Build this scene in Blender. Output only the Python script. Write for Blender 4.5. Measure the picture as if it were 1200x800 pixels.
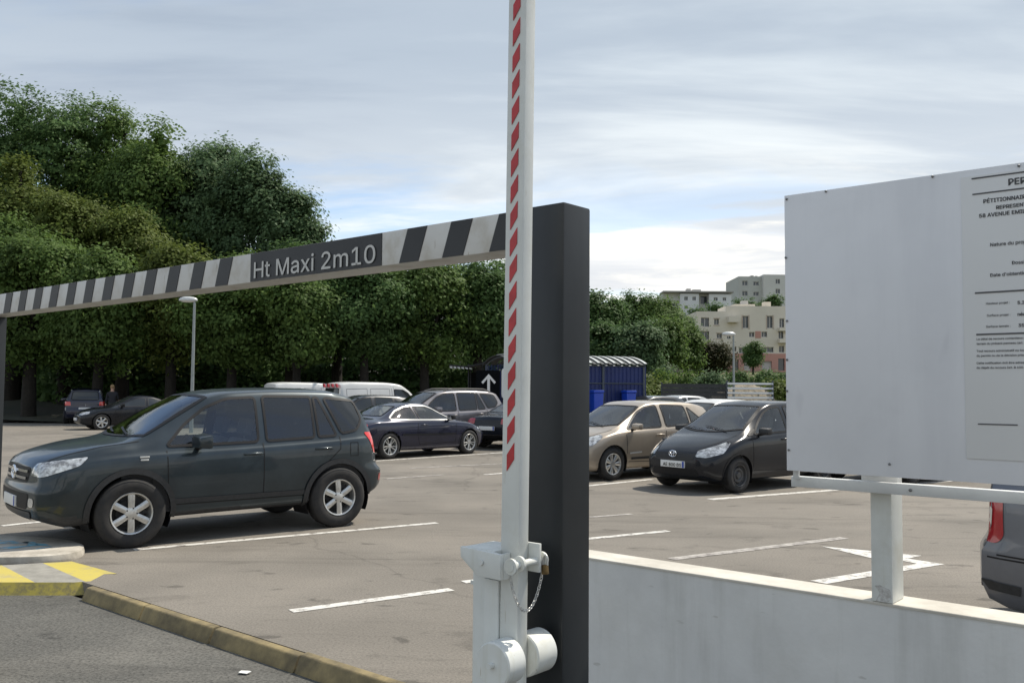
import bpy, bmesh, math, random
import numpy as np
from mathutils import Vector, Matrix
from mathutils.geometry import delaunay_2d_cdt
from mathutils.bvhtree import BVHTree

for o in list(bpy.data.objects):
    bpy.data.objects.remove(o)
S = bpy.context.scene
COL = S.collection
R = math.radians
PI = math.pi
# ------------------------------------------------------------------ camera
F = 1060.0                       # focal length in pixels of the 1200 px wide photograph
CAM_Z = 1.68
PITCH, ROLL = R(3.08), R(0.4)
cd = bpy.data.cameras.new('camera'); cam = bpy.data.objects.new('camera', cd); COL.objects.link(cam)
cd.sensor_width = 36.0; cd.lens = F / 1200.0 * 36.0; cd.clip_end = 5000.0; cd.clip_start = 0.05
CR = Matrix.Rotation(PI / 2 + PITCH, 3, 'X') @ Matrix.Rotation(ROLL, 3, 'Z')
cam.matrix_world = Matrix.Translation((0, 0, CAM_Z)) @ CR.to_4x4()
S.camera = cam
# ------------------------------------------------------------------ sky, sun, exposure
SUN_EL = R(55); SUN_AZ = Vector((0.83, 0.56)).normalized()     # horizontal direction towards the sun
W = bpy.data.worlds.new('World'); S.world = W; W.use_nodes = True
nt = W.node_tree; nt.nodes.clear()
def wn(t, **k):
    n = nt.nodes.new(t)
    for a, b in k.items(): setattr(n, a, b)
    return n
def wl(a, b): nt.links.new(a, b)
def wmath(op, a, b=None, clamp=False):
    n = wn('ShaderNodeMath', operation=op); n.use_clamp = clamp
    for i, v in enumerate((a, b)):
        if v is None: continue
        if isinstance(v, (int, float)): n.inputs[i].default_value = v
        else: wl(v, n.inputs[i])
    return n.outputs[0]
sky = wn('ShaderNodeTexSky', sky_type='NISHITA'); sky.sun_disc = False
sky.sun_elevation = SUN_EL; sky.sun_rotation = math.atan2(SUN_AZ.x, SUN_AZ.y)
sky.air_density = 1.0; sky.dust_density = 1.2; sky.ozone_density = 1.5
tc = wn('ShaderNodeTexCoord')
sep = wn('ShaderNodeSeparateXYZ'); wl(tc.outputs['Generated'], sep.inputs[0])
den = wmath('ADD', wmath('MAXIMUM', sep.outputs[2], 0.0), 0.16)
cx = wmath('DIVIDE', sep.outputs[0], den); cy = wmath('DIVIDE', sep.outputs[1], den)
cmb = wn('ShaderNodeCombineXYZ'); wl(cx, cmb.inputs[0]); wl(cy, cmb.inputs[1])
def noise(scale, detail, rough, loc=(0, 0, 0), sc=(1, 1, 1), rot=0.0, dist=0.0):
    m = wn('ShaderNodeMapping'); wl(cmb.outputs[0], m.inputs[0])
    m.inputs['Location'].default_value = loc; m.inputs['Scale'].default_value = sc; m.inputs['Rotation'].default_value = (0, 0, rot)
    n = wn('ShaderNodeTexNoise'); wl(m.outputs[0], n.inputs['Vector'])
    n.inputs['Scale'].default_value = scale; n.inputs['Detail'].default_value = detail; n.inputs['Roughness'].default_value = rough
    n.inputs['Distortion'].default_value = dist
    return n.outputs['Fac']
def ramp(fac, stops, interp='EASE'):
    r = wn('ShaderNodeValToRGB'); r.color_ramp.interpolation = interp
    e = r.color_ramp.elements
    while len(e) < len(stops): e.new(0.5)
    for i, (p, c) in enumerate(stops):
        e[i].position = p; e[i].color = c if len(c) == 4 else (*c, 1)
    wl(fac, r.inputs[0]); return r.outputs[0]
n1 = noise(0.55, 8, 0.58, (3.1, 1.7, 0), (0.6, 1.3, 1), R(18), 0.4)      # cloud cover
n2 = noise(1.15, 8, 0.54, (7.4, 2.2, 0), (0.42, 1.25, 1), R(16), 0.35)       # streaks of light and dark inside the cloud
cover = ramp(n1, [(0.36, (0, 0, 0)), (0.50, (1, 1, 1))])
CLOUD = 7.7
elev = ramp(sep.outputs[2], [(0.0, (1.40, 1.33, 1.24)), (0.14, (1.12, 1.12, 1.12)), (0.22, (0.88, 0.945, 1.005)), (0.36, (0.68, 0.765, 0.86)), (1.0, (0.64, 0.73, 0.83))])
streak = ramp(n2, [(0.30, (0.73, 0.775, 0.85)), (0.48, (0.93, 0.96, 1.0)), (0.66, (1.36, 1.34, 1.29))])
def mixc(fac, a, b, bt='MIX'):
    n = wn('ShaderNodeMix', data_type='RGBA', blend_type=bt); n.clamp_factor = True
    if isinstance(fac, float): n.inputs['Factor'].default_value = fac
    else: wl(fac, n.inputs['Factor'])
    for key, v in ((6, a), (7, b)):
        if isinstance(v, tuple): n.inputs[key].default_value = v
        else: wl(v, n.inputs[key])
    return n.outputs[2]
cl = mixc(1.0, elev, streak, 'MULTIPLY')
cl = mixc(1.0, cl, (CLOUD * 0.60, CLOUD * 0.60, CLOUD * 0.60, 1), 'MULTIPLY')
lum = mixc(1.0, sky.outputs[0], (1.0, 1.0, 1.0, 1), 'MULTIPLY')
n3 = noise(1.25, 9, 0.62, (1.3, 5.2, 0), (0.62, 1.5, 1), R(10), 0.5)      # blue gaps and bright puffs low in the sky
low = wmath('MULTIPLY', ramp(sep.outputs[2], [(0.02, (0, 0, 0)), (0.07, (1, 1, 1))]), ramp(sep.outputs[2], [(0.16, (1, 1, 1)), (0.27, (0, 0, 0))]))
gap = wmath('MULTIPLY', ramp(n3, [(0.49, (0, 0, 0)), (0.60, (0.66, 0.66, 0.66))]), low)
cover = wmath('MULTIPLY', cover, wmath('SUBTRACT', 1.0, gap))
puff = wmath('MULTIPLY', ramp(n3, [(0.36, (1, 1, 1)), (0.47, (0, 0, 0))]), low)
cl = mixc(wmath('MULTIPLY', puff, 0.75), cl, (CLOUD * 0.90, CLOUD * 0.87, CLOUD * 0.80, 1))
full = mixc(cover, lum, cl)
bg = wn('ShaderNodeBackground'); wl(full, bg.inputs[0]); bg.inputs[1].default_value = 0.10
wo = wn('ShaderNodeOutputWorld'); wl(bg.outputs[0], wo.inputs[0])
sd = bpy.data.lights.new('sun', 'SUN'); sun = bpy.data.objects.new('sun', sd); COL.objects.link(sun)
sd.energy = 2.9; sd.angle = R(0.6); sd.color = (1.0, 0.93, 0.82)
sv = Vector((SUN_AZ.x * math.cos(SUN_EL), SUN_AZ.y * math.cos(SUN_EL), math.sin(SUN_EL)))
sun.rotation_euler = sv.to_track_quat('Z', 'Y').to_euler(); sun.location = (30, 20, 40)
S.view_settings.view_transform = 'Standard'; S.view_settings.look = 'None'
S.view_settings.exposure = 0.82; S.view_settings.gamma = 1.0; S.view_settings.use_curve_mapping = False
S.render.engine = 'CYCLES'
S.cycles.max_bounces = 6; S.cycles.diffuse_bounces = 3; S.cycles.glossy_bounces = 3; S.cycles.transmission_bounces = 3; S.cycles.transparent_max_bounces = 8

# ------------------------------------------------------------------ measuring helpers (site survey from the photograph)
def ray(px, py):
    return CR @ Vector(((px - 600) / F, -(py - 400) / F, -1.0))
def gnd(px, py, z=0.0):
    d = ray(px, py); k = (z - CAM_Z) / d.z
    return Vector((d.x * k, d.y * k, z))
def atd(px, py, Y):
    d = ray(px, py); k = Y / d.y
    return Vector((d.x * k, Y, CAM_Z + d.z * k))
U = Vector((0.760, -0.650, 0.0)).normalized()      # along the entrance, towards the right and the camera
N = Vector((0.650, 0.760, 0.0)).normalized()       # across the entrance, away from the camera
def atn(px, py, n):
    """(t, z) where the sight line meets the upright plane at distance n of the entrance frame"""
    d = ray(px, py); k = n / (d.x * N.x + d.y * N.y)
    p = d * k
    return p.x * U.x + p.y * U.y, CAM_Z + p.z
def ent(t, n, z):
    return Vector((U.x * t + N.x * n, U.y * t + N.y * n, z))
ENT = Matrix(((U.x, N.x, 0, 0), (U.y, N.y, 0, 0), (0, 0, 1, 0), (0, 0, 0, 1)))   # entrance frame (t, n, z) to world

# ------------------------------------------------------------------ materials
MATS = {}
def mat(name, color, rough=0.6, metal=0.0, noise=None, bump=None, coat=0.0, spec=0.5, emit=None, sub=None):
    """noise: (scale, amount, second colour or None, detail); bump: (scale, strength, distance)"""
    if name in MATS: return MATS[name]
    m = bpy.data.materials.new(name); m.use_nodes = True; t = m.node_tree
    b = t.nodes['Principled BSDF']
    b.inputs['Base Color'].default_value = (*color, 1); b.inputs['Roughness'].default_value = rough
    b.inputs['Metallic'].default_value = metal; b.inputs['Coat Weight'].default_value = coat
    b.inputs['Coat Roughness'].default_value = 0.05
    b.inputs['Specular IOR Level'].default_value = spec
    tcn = None
    def tcoord():
        nonlocal tcn
        if tcn is None: tcn = t.nodes.new('ShaderNodeTexCoord')
        return tcn.outputs['Object']
    if noise:
        sc, amt, c2, det = noise
        n = t.nodes.new('ShaderNodeTexNoise'); n.inputs['Scale'].default_value = sc; n.inputs['Detail'].default_value = det
        n.inputs['Roughness'].default_value = 0.65
        t.links.new(tcoord(), n.inputs['Vector'])
        r = t.nodes.new('ShaderNodeValToRGB'); e = r.color_ramp.elements
        c2 = c2 or tuple(max(0, c * (1 - amt)) for c in color)
        e[0].position = 0.36; e[0].color = (*c2, 1); e[1].position = 0.64; e[1].color = (*color, 1)
        t.links.new(n.outputs['Fac'], r.inputs[0]); t.links.new(r.outputs[0], b.inputs['Base Color'])
    if bump:
        sc, st, ds = bump
        n = t.nodes.new('ShaderNodeTexNoise'); n.inputs['Scale'].default_value = sc; n.inputs['Detail'].default_value = 4
        t.links.new(tcoord(), n.inputs['Vector'])
        bu = t.nodes.new('ShaderNodeBump'); bu.inputs['Strength'].default_value = st; bu.inputs['Distance'].default_value = ds
        t.links.new(n.outputs['Fac'], bu.inputs['Height']); t.links.new(bu.outputs[0], b.inputs['Normal'])
    if emit:
        b.inputs['Emission Color'].default_value = (*emit[0], 1); b.inputs['Emission Strength'].default_value = emit[1]
    MATS[name] = m
    return m
def weather(m, sx, sz, lo, dark, scratch=None, grime=None):
    """rain streaks, scuffs and base grime multiplied over a material's colour (marks with a shape of their own)"""
    t = m.node_tree; b = t.nodes['Principled BSDF']; inp = b.inputs['Base Color']
    src = inp.links[0].from_socket if inp.links else None
    col = src
    if col is None:
        r0 = t.nodes.new('ShaderNodeRGB'); r0.outputs[0].default_value = inp.default_value; col = r0.outputs[0]
    tc_ = t.nodes.new('ShaderNodeTexCoord')
    def layer(scale, vec, p0, p1_, c0, c1, det=6, rough=.65):
        nonlocal col
        mp = t.nodes.new('ShaderNodeMapping'); mp.inputs['Scale'].default_value = vec; t.links.new(tc_.outputs['Object'], mp.inputs[0])
        n = t.nodes.new('ShaderNodeTexNoise'); n.inputs['Scale'].default_value = scale; n.inputs['Detail'].default_value = det; n.inputs['Roughness'].default_value = rough
        t.links.new(mp.outputs[0], n.inputs['Vector'])
        r = t.nodes.new('ShaderNodeValToRGB'); e = r.color_ramp.elements; e[0].position = p0; e[0].color = (*c0, 1); e[1].position = p1_; e[1].color = (*c1, 1)
        t.links.new(n.outputs['Fac'], r.inputs[0])
        x = t.nodes.new('ShaderNodeMix'); x.data_type = 'RGBA'; x.blend_type = 'MULTIPLY'; x.inputs['Factor'].default_value = 1
        t.links.new(col, x.inputs[6]); t.links.new(r.outputs[0], x.inputs[7]); col = x.outputs[2]
    layer(1.0, (sx, sx, sz), lo, lo + .14, dark, (1, 1, 1))
    if scratch: layer(1.0, scratch[0], scratch[1], scratch[1] + .05, scratch[2], (1, 1, 1), 3, .5)
    if grime: layer(grime[0], (1, 1, 1), grime[1], grime[1] + .18, grime[2], (1, 1, 1), 8, .7)
    t.links.new(col, inp)
    return m
def glass_mat(name, tint, refl=1.0):
    if name in MATS: return MATS[name]
    m = bpy.data.materials.new(name); m.use_nodes = True; t = m.node_tree; t.nodes.clear()
    tr = t.nodes.new('ShaderNodeBsdfTransparent'); tr.inputs[0].default_value = (*tint, 1)
    gl = t.nodes.new('ShaderNodeBsdfGlossy'); gl.inputs['Roughness'].default_value = 0.03; gl.inputs[0].default_value = (refl, refl, refl, 1)
    fr = t.nodes.new('ShaderNodeFresnel'); fr.inputs[0].default_value = 1.85
    mx = t.nodes.new('ShaderNodeMixShader'); out = t.nodes.new('ShaderNodeOutputMaterial')
    t.links.new(fr.outputs[0], mx.inputs[0]); t.links.new(tr.outputs[0], mx.inputs[1]); t.links.new(gl.outputs[0], mx.inputs[2])
    t.links.new(mx.outputs[0], out.inputs[0]); MATS[name] = m
    return m
def leaf_mat(name, c1, c2):
    if name in MATS: return MATS[name]
    m = bpy.data.materials.new(name); m.use_nodes = True; t = m.node_tree; t.nodes.clear()
    g = t.nodes.new('ShaderNodeNewGeometry')
    r = t.nodes.new('ShaderNodeValToRGB'); e = r.color_ramp.elements
    e[0].color = (*c1, 1); e[1].color = (*c2, 1); t.links.new(g.outputs['Random Per Island'], r.inputs[0])
    tcn = t.nodes.new('ShaderNodeTexCoord')
    nz = t.nodes.new('ShaderNodeTexNoise'); nz.inputs['Scale'].default_value = 0.35; nz.inputs['Detail'].default_value = 2
    t.links.new(tcn.outputs['Object'], nz.inputs['Vector'])
    hs = t.nodes.new('ShaderNodeHueSaturation'); t.links.new(r.outputs[0], hs.inputs['Color'])
    mr = t.nodes.new('ShaderNodeMapRange'); mr.inputs['From Min'].default_value = 0.3; mr.inputs['From Max'].default_value = 0.7
    mr.inputs['To Min'].default_value = 0.7; mr.inputs['To Max'].default_value = 1.25
    t.links.new(nz.outputs['Fac'], mr.inputs['Value']); t.links.new(mr.outputs[0], hs.inputs['Value'])
    df = t.nodes.new('ShaderNodeBsdfPrincipled'); df.inputs['Roughness'].default_value = 0.6; df.inputs['Specular IOR Level'].default_value = 0.18
    tl = t.nodes.new('ShaderNodeBsdfTranslucent')
    t.links.new(hs.outputs[0], df.inputs['Base Color']); t.links.new(hs.outputs[0], tl.inputs[0])
    mx = t.nodes.new('ShaderNodeMixShader'); mx.inputs[0].default_value = 0.45; out = t.nodes.new('ShaderNodeOutputMaterial')
    t.links.new(df.outputs[0], mx.inputs[1]); t.links.new(tl.outputs[0], mx.inputs[2]); t.links.new(mx.outputs[0], out.inputs[0])
    MATS[name] = m
    return m

# ------------------------------------------------------------------ object helpers
def link(o, parent=None):
    COL.objects.link(o)
    if parent is not None: o.parent = parent
    return o
def tag(o, label, cat, group=None):
    o['label'] = label; o['category'] = cat
    if group: o['group'] = group
    return o
def thing(name, label, cat, loc=(0, 0, 0), rz=0.0, group=None):
    o = bpy.data.objects.new(name, None); o.empty_display_size = 0.2; link(o)
    o.location = loc; o.rotation_euler = (0, 0, rz)
    return tag(o, label, cat, group)
class MB:
    """collects shapes into one mesh"""
    def __init__(s): s.v = []; s.f = []; s.m = []
    def add(s, vs, fs, mi=0):
        b = len(s.v); s.v += [tuple(v) for v in vs]; s.f += [tuple(i + b for i in f) for f in fs]; s.m += [mi] * len(fs); return s
    def box(s, x0, x1, y0, y1, z0, z1, mi=0, M=None):
        vs = [Vector(p) for p in ((x0,y0,z0),(x1,y0,z0),(x1,y1,z0),(x0,y1,z0),(x0,y0,z1),(x1,y0,z1),(x1,y1,z1),(x0,y1,z1))]
        if M is not None: vs = [M @ v for v in vs]
        return s.add(vs, [(0,3,2,1),(4,5,6,7),(0,1,5,4),(1,2,6,5),(2,3,7,6),(3,0,4,7)], mi)
    def prism(s, poly, a, b, fn, mi=0):
        """poly in 2-D, extruded between a and b; fn(u, v, w) gives the 3-D point"""
        n = len(poly)
        vs = [fn(u, v, a) for u, v in poly] + [fn(u, v, b) for u, v in poly]
        fs = [tuple(range(n))[::-1], tuple(range(n, 2 * n))] + [(i, (i + 1) % n, n + (i + 1) % n, n + i) for i in range(n)]
        return s.add(vs, fs, mi)
    def tube(s, p, q, r0, r1=None, seg=10, mi=0, caps=True):
        p = Vector(p); q = Vector(q); r1 = r0 if r1 is None else r1
        d = (q - p).normalized(); a = d.orthogonal().normalized(); b = d.cross(a)
        vs = []
        for c, r in ((p, r0), (q, r1)):
            for i in range(seg):
                th = 2 * PI * i / seg; vs.append(c + a * (r * math.cos(th)) + b * (r * math.sin(th)))
        fs = [(i, (i + 1) % seg, seg + (i + 1) % seg, seg + i) for i in range(seg)]
        if caps: fs += [tuple(range(seg))[::-1], tuple(range(seg, 2 * seg))]
        return s.add(vs, fs, mi)
    def path(s, pts, r, seg=8, mi=0, closed=False):
        pts = [Vector(p) for p in pts]; n = len(pts); vs = []; fs = []
        up = Vector((0.123, 0.456, 0.88)).normalized()
        for i, p in enumerate(pts):
            a = pts[(i - 1) % n] if closed else pts[max(i - 1, 0)]
            c = pts[(i + 1) % n] if closed else pts[min(i + 1, n - 1)]
            d = (c - a).normalized(); e = d.cross(up).normalized(); g = d.cross(e)
            rr = r[i] if isinstance(r, (list, tuple)) else r
            vs += [p + e * (rr * math.cos(2 * PI * k / seg)) + g * (rr * math.sin(2 * PI * k / seg)) for k in range(seg)]
        for i in range(n if closed else n - 1):
            j = (i + 1) % n
            fs += [(i * seg + k, i * seg + (k + 1) % seg, j * seg + (k + 1) % seg, j * seg + k) for k in range(seg)]
        if not closed: fs += [tuple(range(seg))[::-1], tuple(range((n - 1) * seg, n * seg))]
        return s.add(vs, fs, mi)
    def lathe(s, prof, M=None, seg=32, mi=0, closed=False):
        """prof: (radius, along) pairs turned about the local X axis"""
        n = len(prof); vs = []
        for i in range(seg):
            th = 2 * PI * i / seg
            for r, a in prof:
                v = Vector((a, r * math.cos(th), r * math.sin(th))); vs.append(M @ v if M is not None else v)
        fs = []
        for i in range(seg):
            j = (i + 1) % seg
            for k in range(n if closed else n - 1):
                l = (k + 1) % n
                fs.append((i * n + k, i * n + l, j * n + l, j * n + k))
        return s.add(vs, fs, mi)
    def sphere(s, c, r, seg=12, rings=8, mi=0, M=None):
        c = Vector(c); r = Vector(r) if not isinstance(r, (int, float)) else Vector((r, r, r))
        vs = []; fs = []
        for i in range(rings + 1):
            ph = PI * i / rings
            for k in range(seg):
                th = 2 * PI * k / seg
                v = Vector((r.x * math.sin(ph) * math.cos(th), r.y * math.sin(ph) * math.sin(th), r.z * math.cos(ph))) 
                vs.append(c + (M @ v if M is not None else v))
        for i in range(rings):
            for k in range(seg):
                fs.append((i * seg + k, (i + 1) * seg + k, (i + 1) * seg + (k + 1) % seg, i * seg + (k + 1) % seg))
        return s.add(vs, fs, mi)
    def mesh(s, name, mats, smooth=None, bevel=None):
        me = bpy.data.meshes.new(name); me.from_pydata(s.v, [], s.f)
        if not isinstance(mats, (list, tuple)): mats = [mats]
        for m in mats: me.materials.append(m)
        if len(mats) > 1: me.polygons.foreach_set('material_index', s.m)
        bm = bmesh.new(); bm.from_mesh(me)
        bmesh.ops.remove_doubles(bm, verts=bm.verts, dist=1e-6)
        bmesh.ops.recalc_face_normals(bm, faces=bm.faces)
        if bevel:
            es = [e for e in bm.edges if len(e.link_faces) == 2 and e.calc_face_angle(0) > R(30)]
            bmesh.ops.bevel(bm, geom=es, offset=bevel, segments=2, affect='EDGES', profile=0.6, clamp_overlap=True)
        bm.to_mesh(me); bm.free()
        if smooth or bevel:
            me.polygons.foreach_set('use_smooth', [True] * len(me.polygons))
            me.set_sharp_from_angle(angle=R(smooth or 35))
        me.update(); return me
    def build(s, name, mats, parent=None, smooth=None, bevel=None):
        o = bpy.data.objects.new(name, s.mesh(name, mats, smooth, bevel)); return link(o, parent)
def copy_tree(o, parent=None):
    c = o.copy(); COL.objects.link(c); c.parent = parent
    for ch in list(o.children): copy_tree(ch, c)
    return c
FONT = None
try:
    import os
    FONT = bpy.data.fonts.load(os.path.join(bpy.utils.system_resource('DATAFILES'), 'fonts', 'Inter.woff2'))     # the sans typeface that ships inside Blender
except Exception:
    FONT = None
def text_mesh(txt, bold=0.0):
    cu = bpy.data.curves.new('t', 'FONT'); cu.body = txt
    if FONT: cu.font = FONT
    cu.size = 1.0;  cu.resolution_u = 3; cu.fill_mode = 'FRONT'
    o = bpy.data.objects.new('t', cu); COL.objects.link(o)
    dg = bpy.context.evaluated_depsgraph_get(); dg.update()
    me = bpy.data.meshes.new_from_object(o.evaluated_get(dg))
    bpy.data.objects.remove(o); bpy.data.curves.remove(cu)
    return me
def text_obj(name, txt, fn, material, parent, width=None, height=1.0, x0=0.0, z0=0.0, bold=0.0, cap=None, sub=None):
    """lettering laid on a surface: fn(u, v, lift) gives the 3-D point; height is the cap height in metres.
    sub = (whole text, index): place one letter of a longer text"""
    def coords(t):
        m = text_mesh(t); c = np.empty(len(m.vertices) * 3); m.vertices.foreach_get('co', c); return m, c.reshape(-1, 3)
    me, co = coords(txt)
    whole = co if sub is None else coords(sub[0])[1]
    sz = height / (0.727 if cap is None else cap)
    xm = whole[:, 0].min(); sx = sz if width is None else width / max(1e-6, whole[:, 0].max() - xm)
    dx = 0.0 if sub is None else coords(sub[0][:sub[1] + 1])[1][:, 0].max() - co[:, 0].max()
    fs = [tuple(p.vertices) for p in me.polygons]; V = []; FF = []
    offs = [(0, 0)] if not bold else [(-bold, 0), (bold, 0), (0, bold * .7), (0, -bold * .7)]
    for k, (ox, oz) in enumerate(offs):
        b = len(V); V += [fn(x0 + (a - xm + dx) * sx + ox * sz, z0 + (c_ + oz) * sz, k * .0003) for a, c_, _ in co]; FF += [tuple(i + b for i in f) for f in fs]
    nm = bpy.data.meshes.new(name); nm.from_pydata(V, [], FF); nm.materials.append(material); nm.update()
    bpy.data.meshes.remove(me)
    o = bpy.data.objects.new(name, nm)
    if sub is None: o['kind'] = 'stuff'
    return link(o, parent)
def pchip(tab):
    x = np.array([p[0] for p in tab], float); y = np.array([p[1] for p in tab], float)
    o = np.argsort(x); x = x[o]; y = y[o]
    h = np.diff(x); dl = np.diff(y) / h; n = len(x); m = np.zeros(n)
    if n == 2: m[:] = dl[0]
    else:
        for i in range(1, n - 1):
            if dl[i - 1] * dl[i] > 0:
                w1 = 2 * h[i] + h[i - 1]; w2 = h[i] + 2 * h[i - 1]
                m[i] = (w1 + w2) / (w1 / dl[i - 1] + w2 / dl[i])
        m[0] = dl[0]; m[-1] = dl[-1]
    def f(q):
        q = min(max(q, x[0]), x[-1]); i = int(min(max(np.searchsorted(x, q) - 1, 0), n - 2))
        t = (q - x[i]) / h[i]
        return float((2*t**3-3*t*t+1)*y[i] + (t**3-2*t*t+t)*h[i]*m[i] + (-2*t**3+3*t*t)*y[i+1] + (t**3-t*t)*h[i]*m[i+1])
    return f
def inside(x, y, poly):
    c = False; j = len(poly) - 1
    for i in range(len(poly)):
        xi, yi = poly[i]; xj, yj = poly[j]
        if (yi > y) != (yj > y) and x < (xj - xi) * (y - yi) / (yj - yi) + xi: c = not c
        j = i
    return c
# ------------------------------------------------------------------ cars
M_TYRE = mat('tyre_rubber', (0.018, 0.018, 0.019), 0.85, noise=(14, 0.4, (0.03, 0.028, 0.026), 3))
M_ALLOY = mat('alloy', (0.62, 0.62, 0.60), 0.32, 0.75, noise=(9, 0.25, None, 3))
M_RIMDARK = mat('brake_dark', (0.03, 0.03, 0.03), 0.7)
M_STEELRIM = mat('steel_rim_black', (0.045, 0.045, 0.047), 0.45)
M_BLACK = mat('black_trim', (0.012, 0.012, 0.013), 0.5, spec=0.25)
M_BRIGHT = mat('bright_trim', (0.62, 0.62, 0.60), 0.3, 0.3)  # light grey colour stands in for the bright reflection of chrome
M_PLASTIC = mat('dark_plastic', (0.028, 0.029, 0.031), 0.6, noise=(30, 0.3, None, 2))
M_INTER = mat('car_interior', (0.06, 0.061, 0.065), 0.8)
M_SEAT = mat('car_seat', (0.13, 0.13, 0.135), 0.9)
M_CHROME = mat('chrome', (0.75, 0.75, 0.76), 0.18, 1.0)
M_GLASS = glass_mat('car_glass', (0.84, 0.89, 0.87))
M_TINT = glass_mat('tinted_car_glass', (0.12, 0.13, 0.13))
M_DARKGLASS = mat('far_car_glass', (0.02, 0.024, 0.026), 0.06, spec=0.7)
M_LAMP = mat('headlamp', (0.62, 0.64, 0.64), 0.12, 0.35, noise=(16, 0.7, (0.20, 0.20, 0.20), 2), coat=1.0)
M_CLEAR = mat('headlamp_reflector', (0.85, 0.86, 0.86), 0.15, 0.8)
M_RED = mat('tail_lamp', (0.34, 0.014, 0.018), 0.15, coat=1.0)
M_REDLIT = mat('bright_tail_lamp', (0.62, 0.03, 0.025), 0.12, coat=1.0)
M_ORANGE = mat('turn_lamp', (0.75, 0.25, 0.03), 0.2, coat=1.0)
M_PLATE = mat('number_plate', (0.72, 0.72, 0.70), 0.4)
M_PLATEBLUE = mat('number_plate_blue', (0.02, 0.06, 0.35), 0.4)
def paint(name, c, metal=0.35, rough=0.32, dust=0.25, coat=0.7, spec=0.5):
    return mat('paint_' + name, c, rough, metal, noise=(1.6, dust, None, 5), coat=coat, spec=spec)

def densify(poly, step, closed=True):
    out = []; n = len(poly)
    for i in range(n if closed else n - 1):
        a = poly[i]; b = poly[(i + 1) % n]
        k = max(1, int(math.hypot(b[0] - a[0], b[1] - a[1]) / step))
        out += [(a[0] + (b[0] - a[0]) * j / k, a[1] + (b[1] - a[1]) * j / k) for j in range(k)]
    if not closed: out.append(poly[-1])
    return out
def rounded(poly, r=0.05):
    out = []; n = len(poly)
    for i in range(n):
        p = Vector(poly[i]); a = Vector(poly[i - 1]); b = Vector(poly[(i + 1) % n])
        da = (a - p).length; db = (b - p).length
        pa = p + (a - p) * min(0.4, r / da); pb = p + (b - p) * min(0.4, r / db)
        for t in (0, .33, .67, 1):
            q = pa * (1 - t) ** 2 + p * (2 * t * (1 - t)) + pb * t * t
            out.append((q.x, q.y))
    return out
class Shell:
    """car body surface onto which panes, lamps, seams and trim are laid"""
    def __init__(s, verts, faces): s.bvh = BVHTree.FromPolygons(verts, faces)
    def side(s, sg): return lambda a, b: (Vector((a, sg * 3, b)), Vector((0, -sg, 0)))
    def top(s): return lambda a, b: (Vector((a, b, 5)), Vector((0, 0, -1)))
    def front(s): return lambda a, b: (Vector((6, a, b)), Vector((-1, 0, 0)))
    def rear(s): return lambda a, b: (Vector((-6, a, b)), Vector((1, 0, 0)))
    def cyl(s, xc, sg): return lambda a, b: (Vector((xc, 0, b)), Vector((math.cos(a), sg * math.sin(a), 0)))
    def hit(s, fn, a, b, off):
        o, d = fn(a, b)
        loc, nr, _, _ = s.bvh.ray_cast(o, d)
        if loc is None:
            loc, nr, _, _ = s.bvh.find_nearest(o + d * 2.0)
            return loc + nr * off
        inside_ray = abs(o.y) < 0.01 and abs(o.x) < 5 and o.z < 4
        if (nr.dot(d) < 0) == inside_ray: nr = -nr
        return loc + nr * off
    def patch(s, poly, fn, off=0.004, step=0.06):
        b = densify(poly, step); xs = [p[0] for p in b]; ys = [p[1] for p in b]
        pts = [Vector(p) for p in b]; n = len(b)
        x = min(xs) + step * .5
        while x < max(xs):
            y = min(ys) + step * .5
            while y < max(ys):
                if inside(x, y, poly) and min((x - p[0]) ** 2 + (y - p[1]) ** 2 for p in b) > (step * .35) ** 2: pts.append(Vector((x, y)))
                y += step
            x += step
        vs, es, fs = delaunay_2d_cdt(pts, [(i, (i + 1) % n) for i in range(n)], [], 1, 1e-5)[:3]
        mb = MB(); mb.add([s.hit(fn, v.x, v.y, off) for v in vs], [tuple(f) for f in fs]); return mb
    def ribbon(s, pts, w, fn, off=0.004, closed=False, step=0.05, mb=None, thick=0.0):
        p = [Vector(q) for q in densify(pts, step, closed)]; n = len(p); L = []; Rr = []
        for i in range(n):
            a = p[(i - 1) % n] if closed else p[max(i - 1, 0)]; c = p[(i + 1) % n] if closed else p[min(i + 1, n - 1)]
            d = c - a
            if d.length < 1e-9: d = Vector((1, 0))
            d.normalize(); nn = Vector((-d.y, d.x)) * (w / 2)
            L.append(p[i] + nn); Rr.append(p[i] - nn)
        mb = mb or MB()
        vs = [s.hit(fn, q.x, q.y, off) for q in L] + [s.hit(fn, q.x, q.y, off) for q in Rr]
        fs = [(i, (i + 1) % n, n + (i + 1) % n, n + i) for i in range(n if closed else n - 1)]
        mb.add(vs, fs)
        return mb
def smooth01(t): t = min(max(t, 0.0), 1.0); return t * t * (3 - 2 * t)
def section(ctrl, per):
    """clamped quadratic B-spline through the control polygon"""
    out = []; n = len(ctrl)
    mids = [ctrl[0]] + [((ctrl[i][0] + ctrl[i + 1][0]) / 2, (ctrl[i][1] + ctrl[i + 1][1]) / 2) for i in range(1, n - 2)] + [ctrl[-1]]
    for i in range(n - 2):
        a = mids[i]; c = ctrl[i + 1]; b = mids[i + 1]
        for k in range(per):
            t = k / per
            out.append(tuple((1 - t) ** 2 * a[j] + 2 * t * (1 - t) * c[j] + t * t * b[j] for j in (0, 1)))
    out.append(ctrl[-1]); return out
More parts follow.
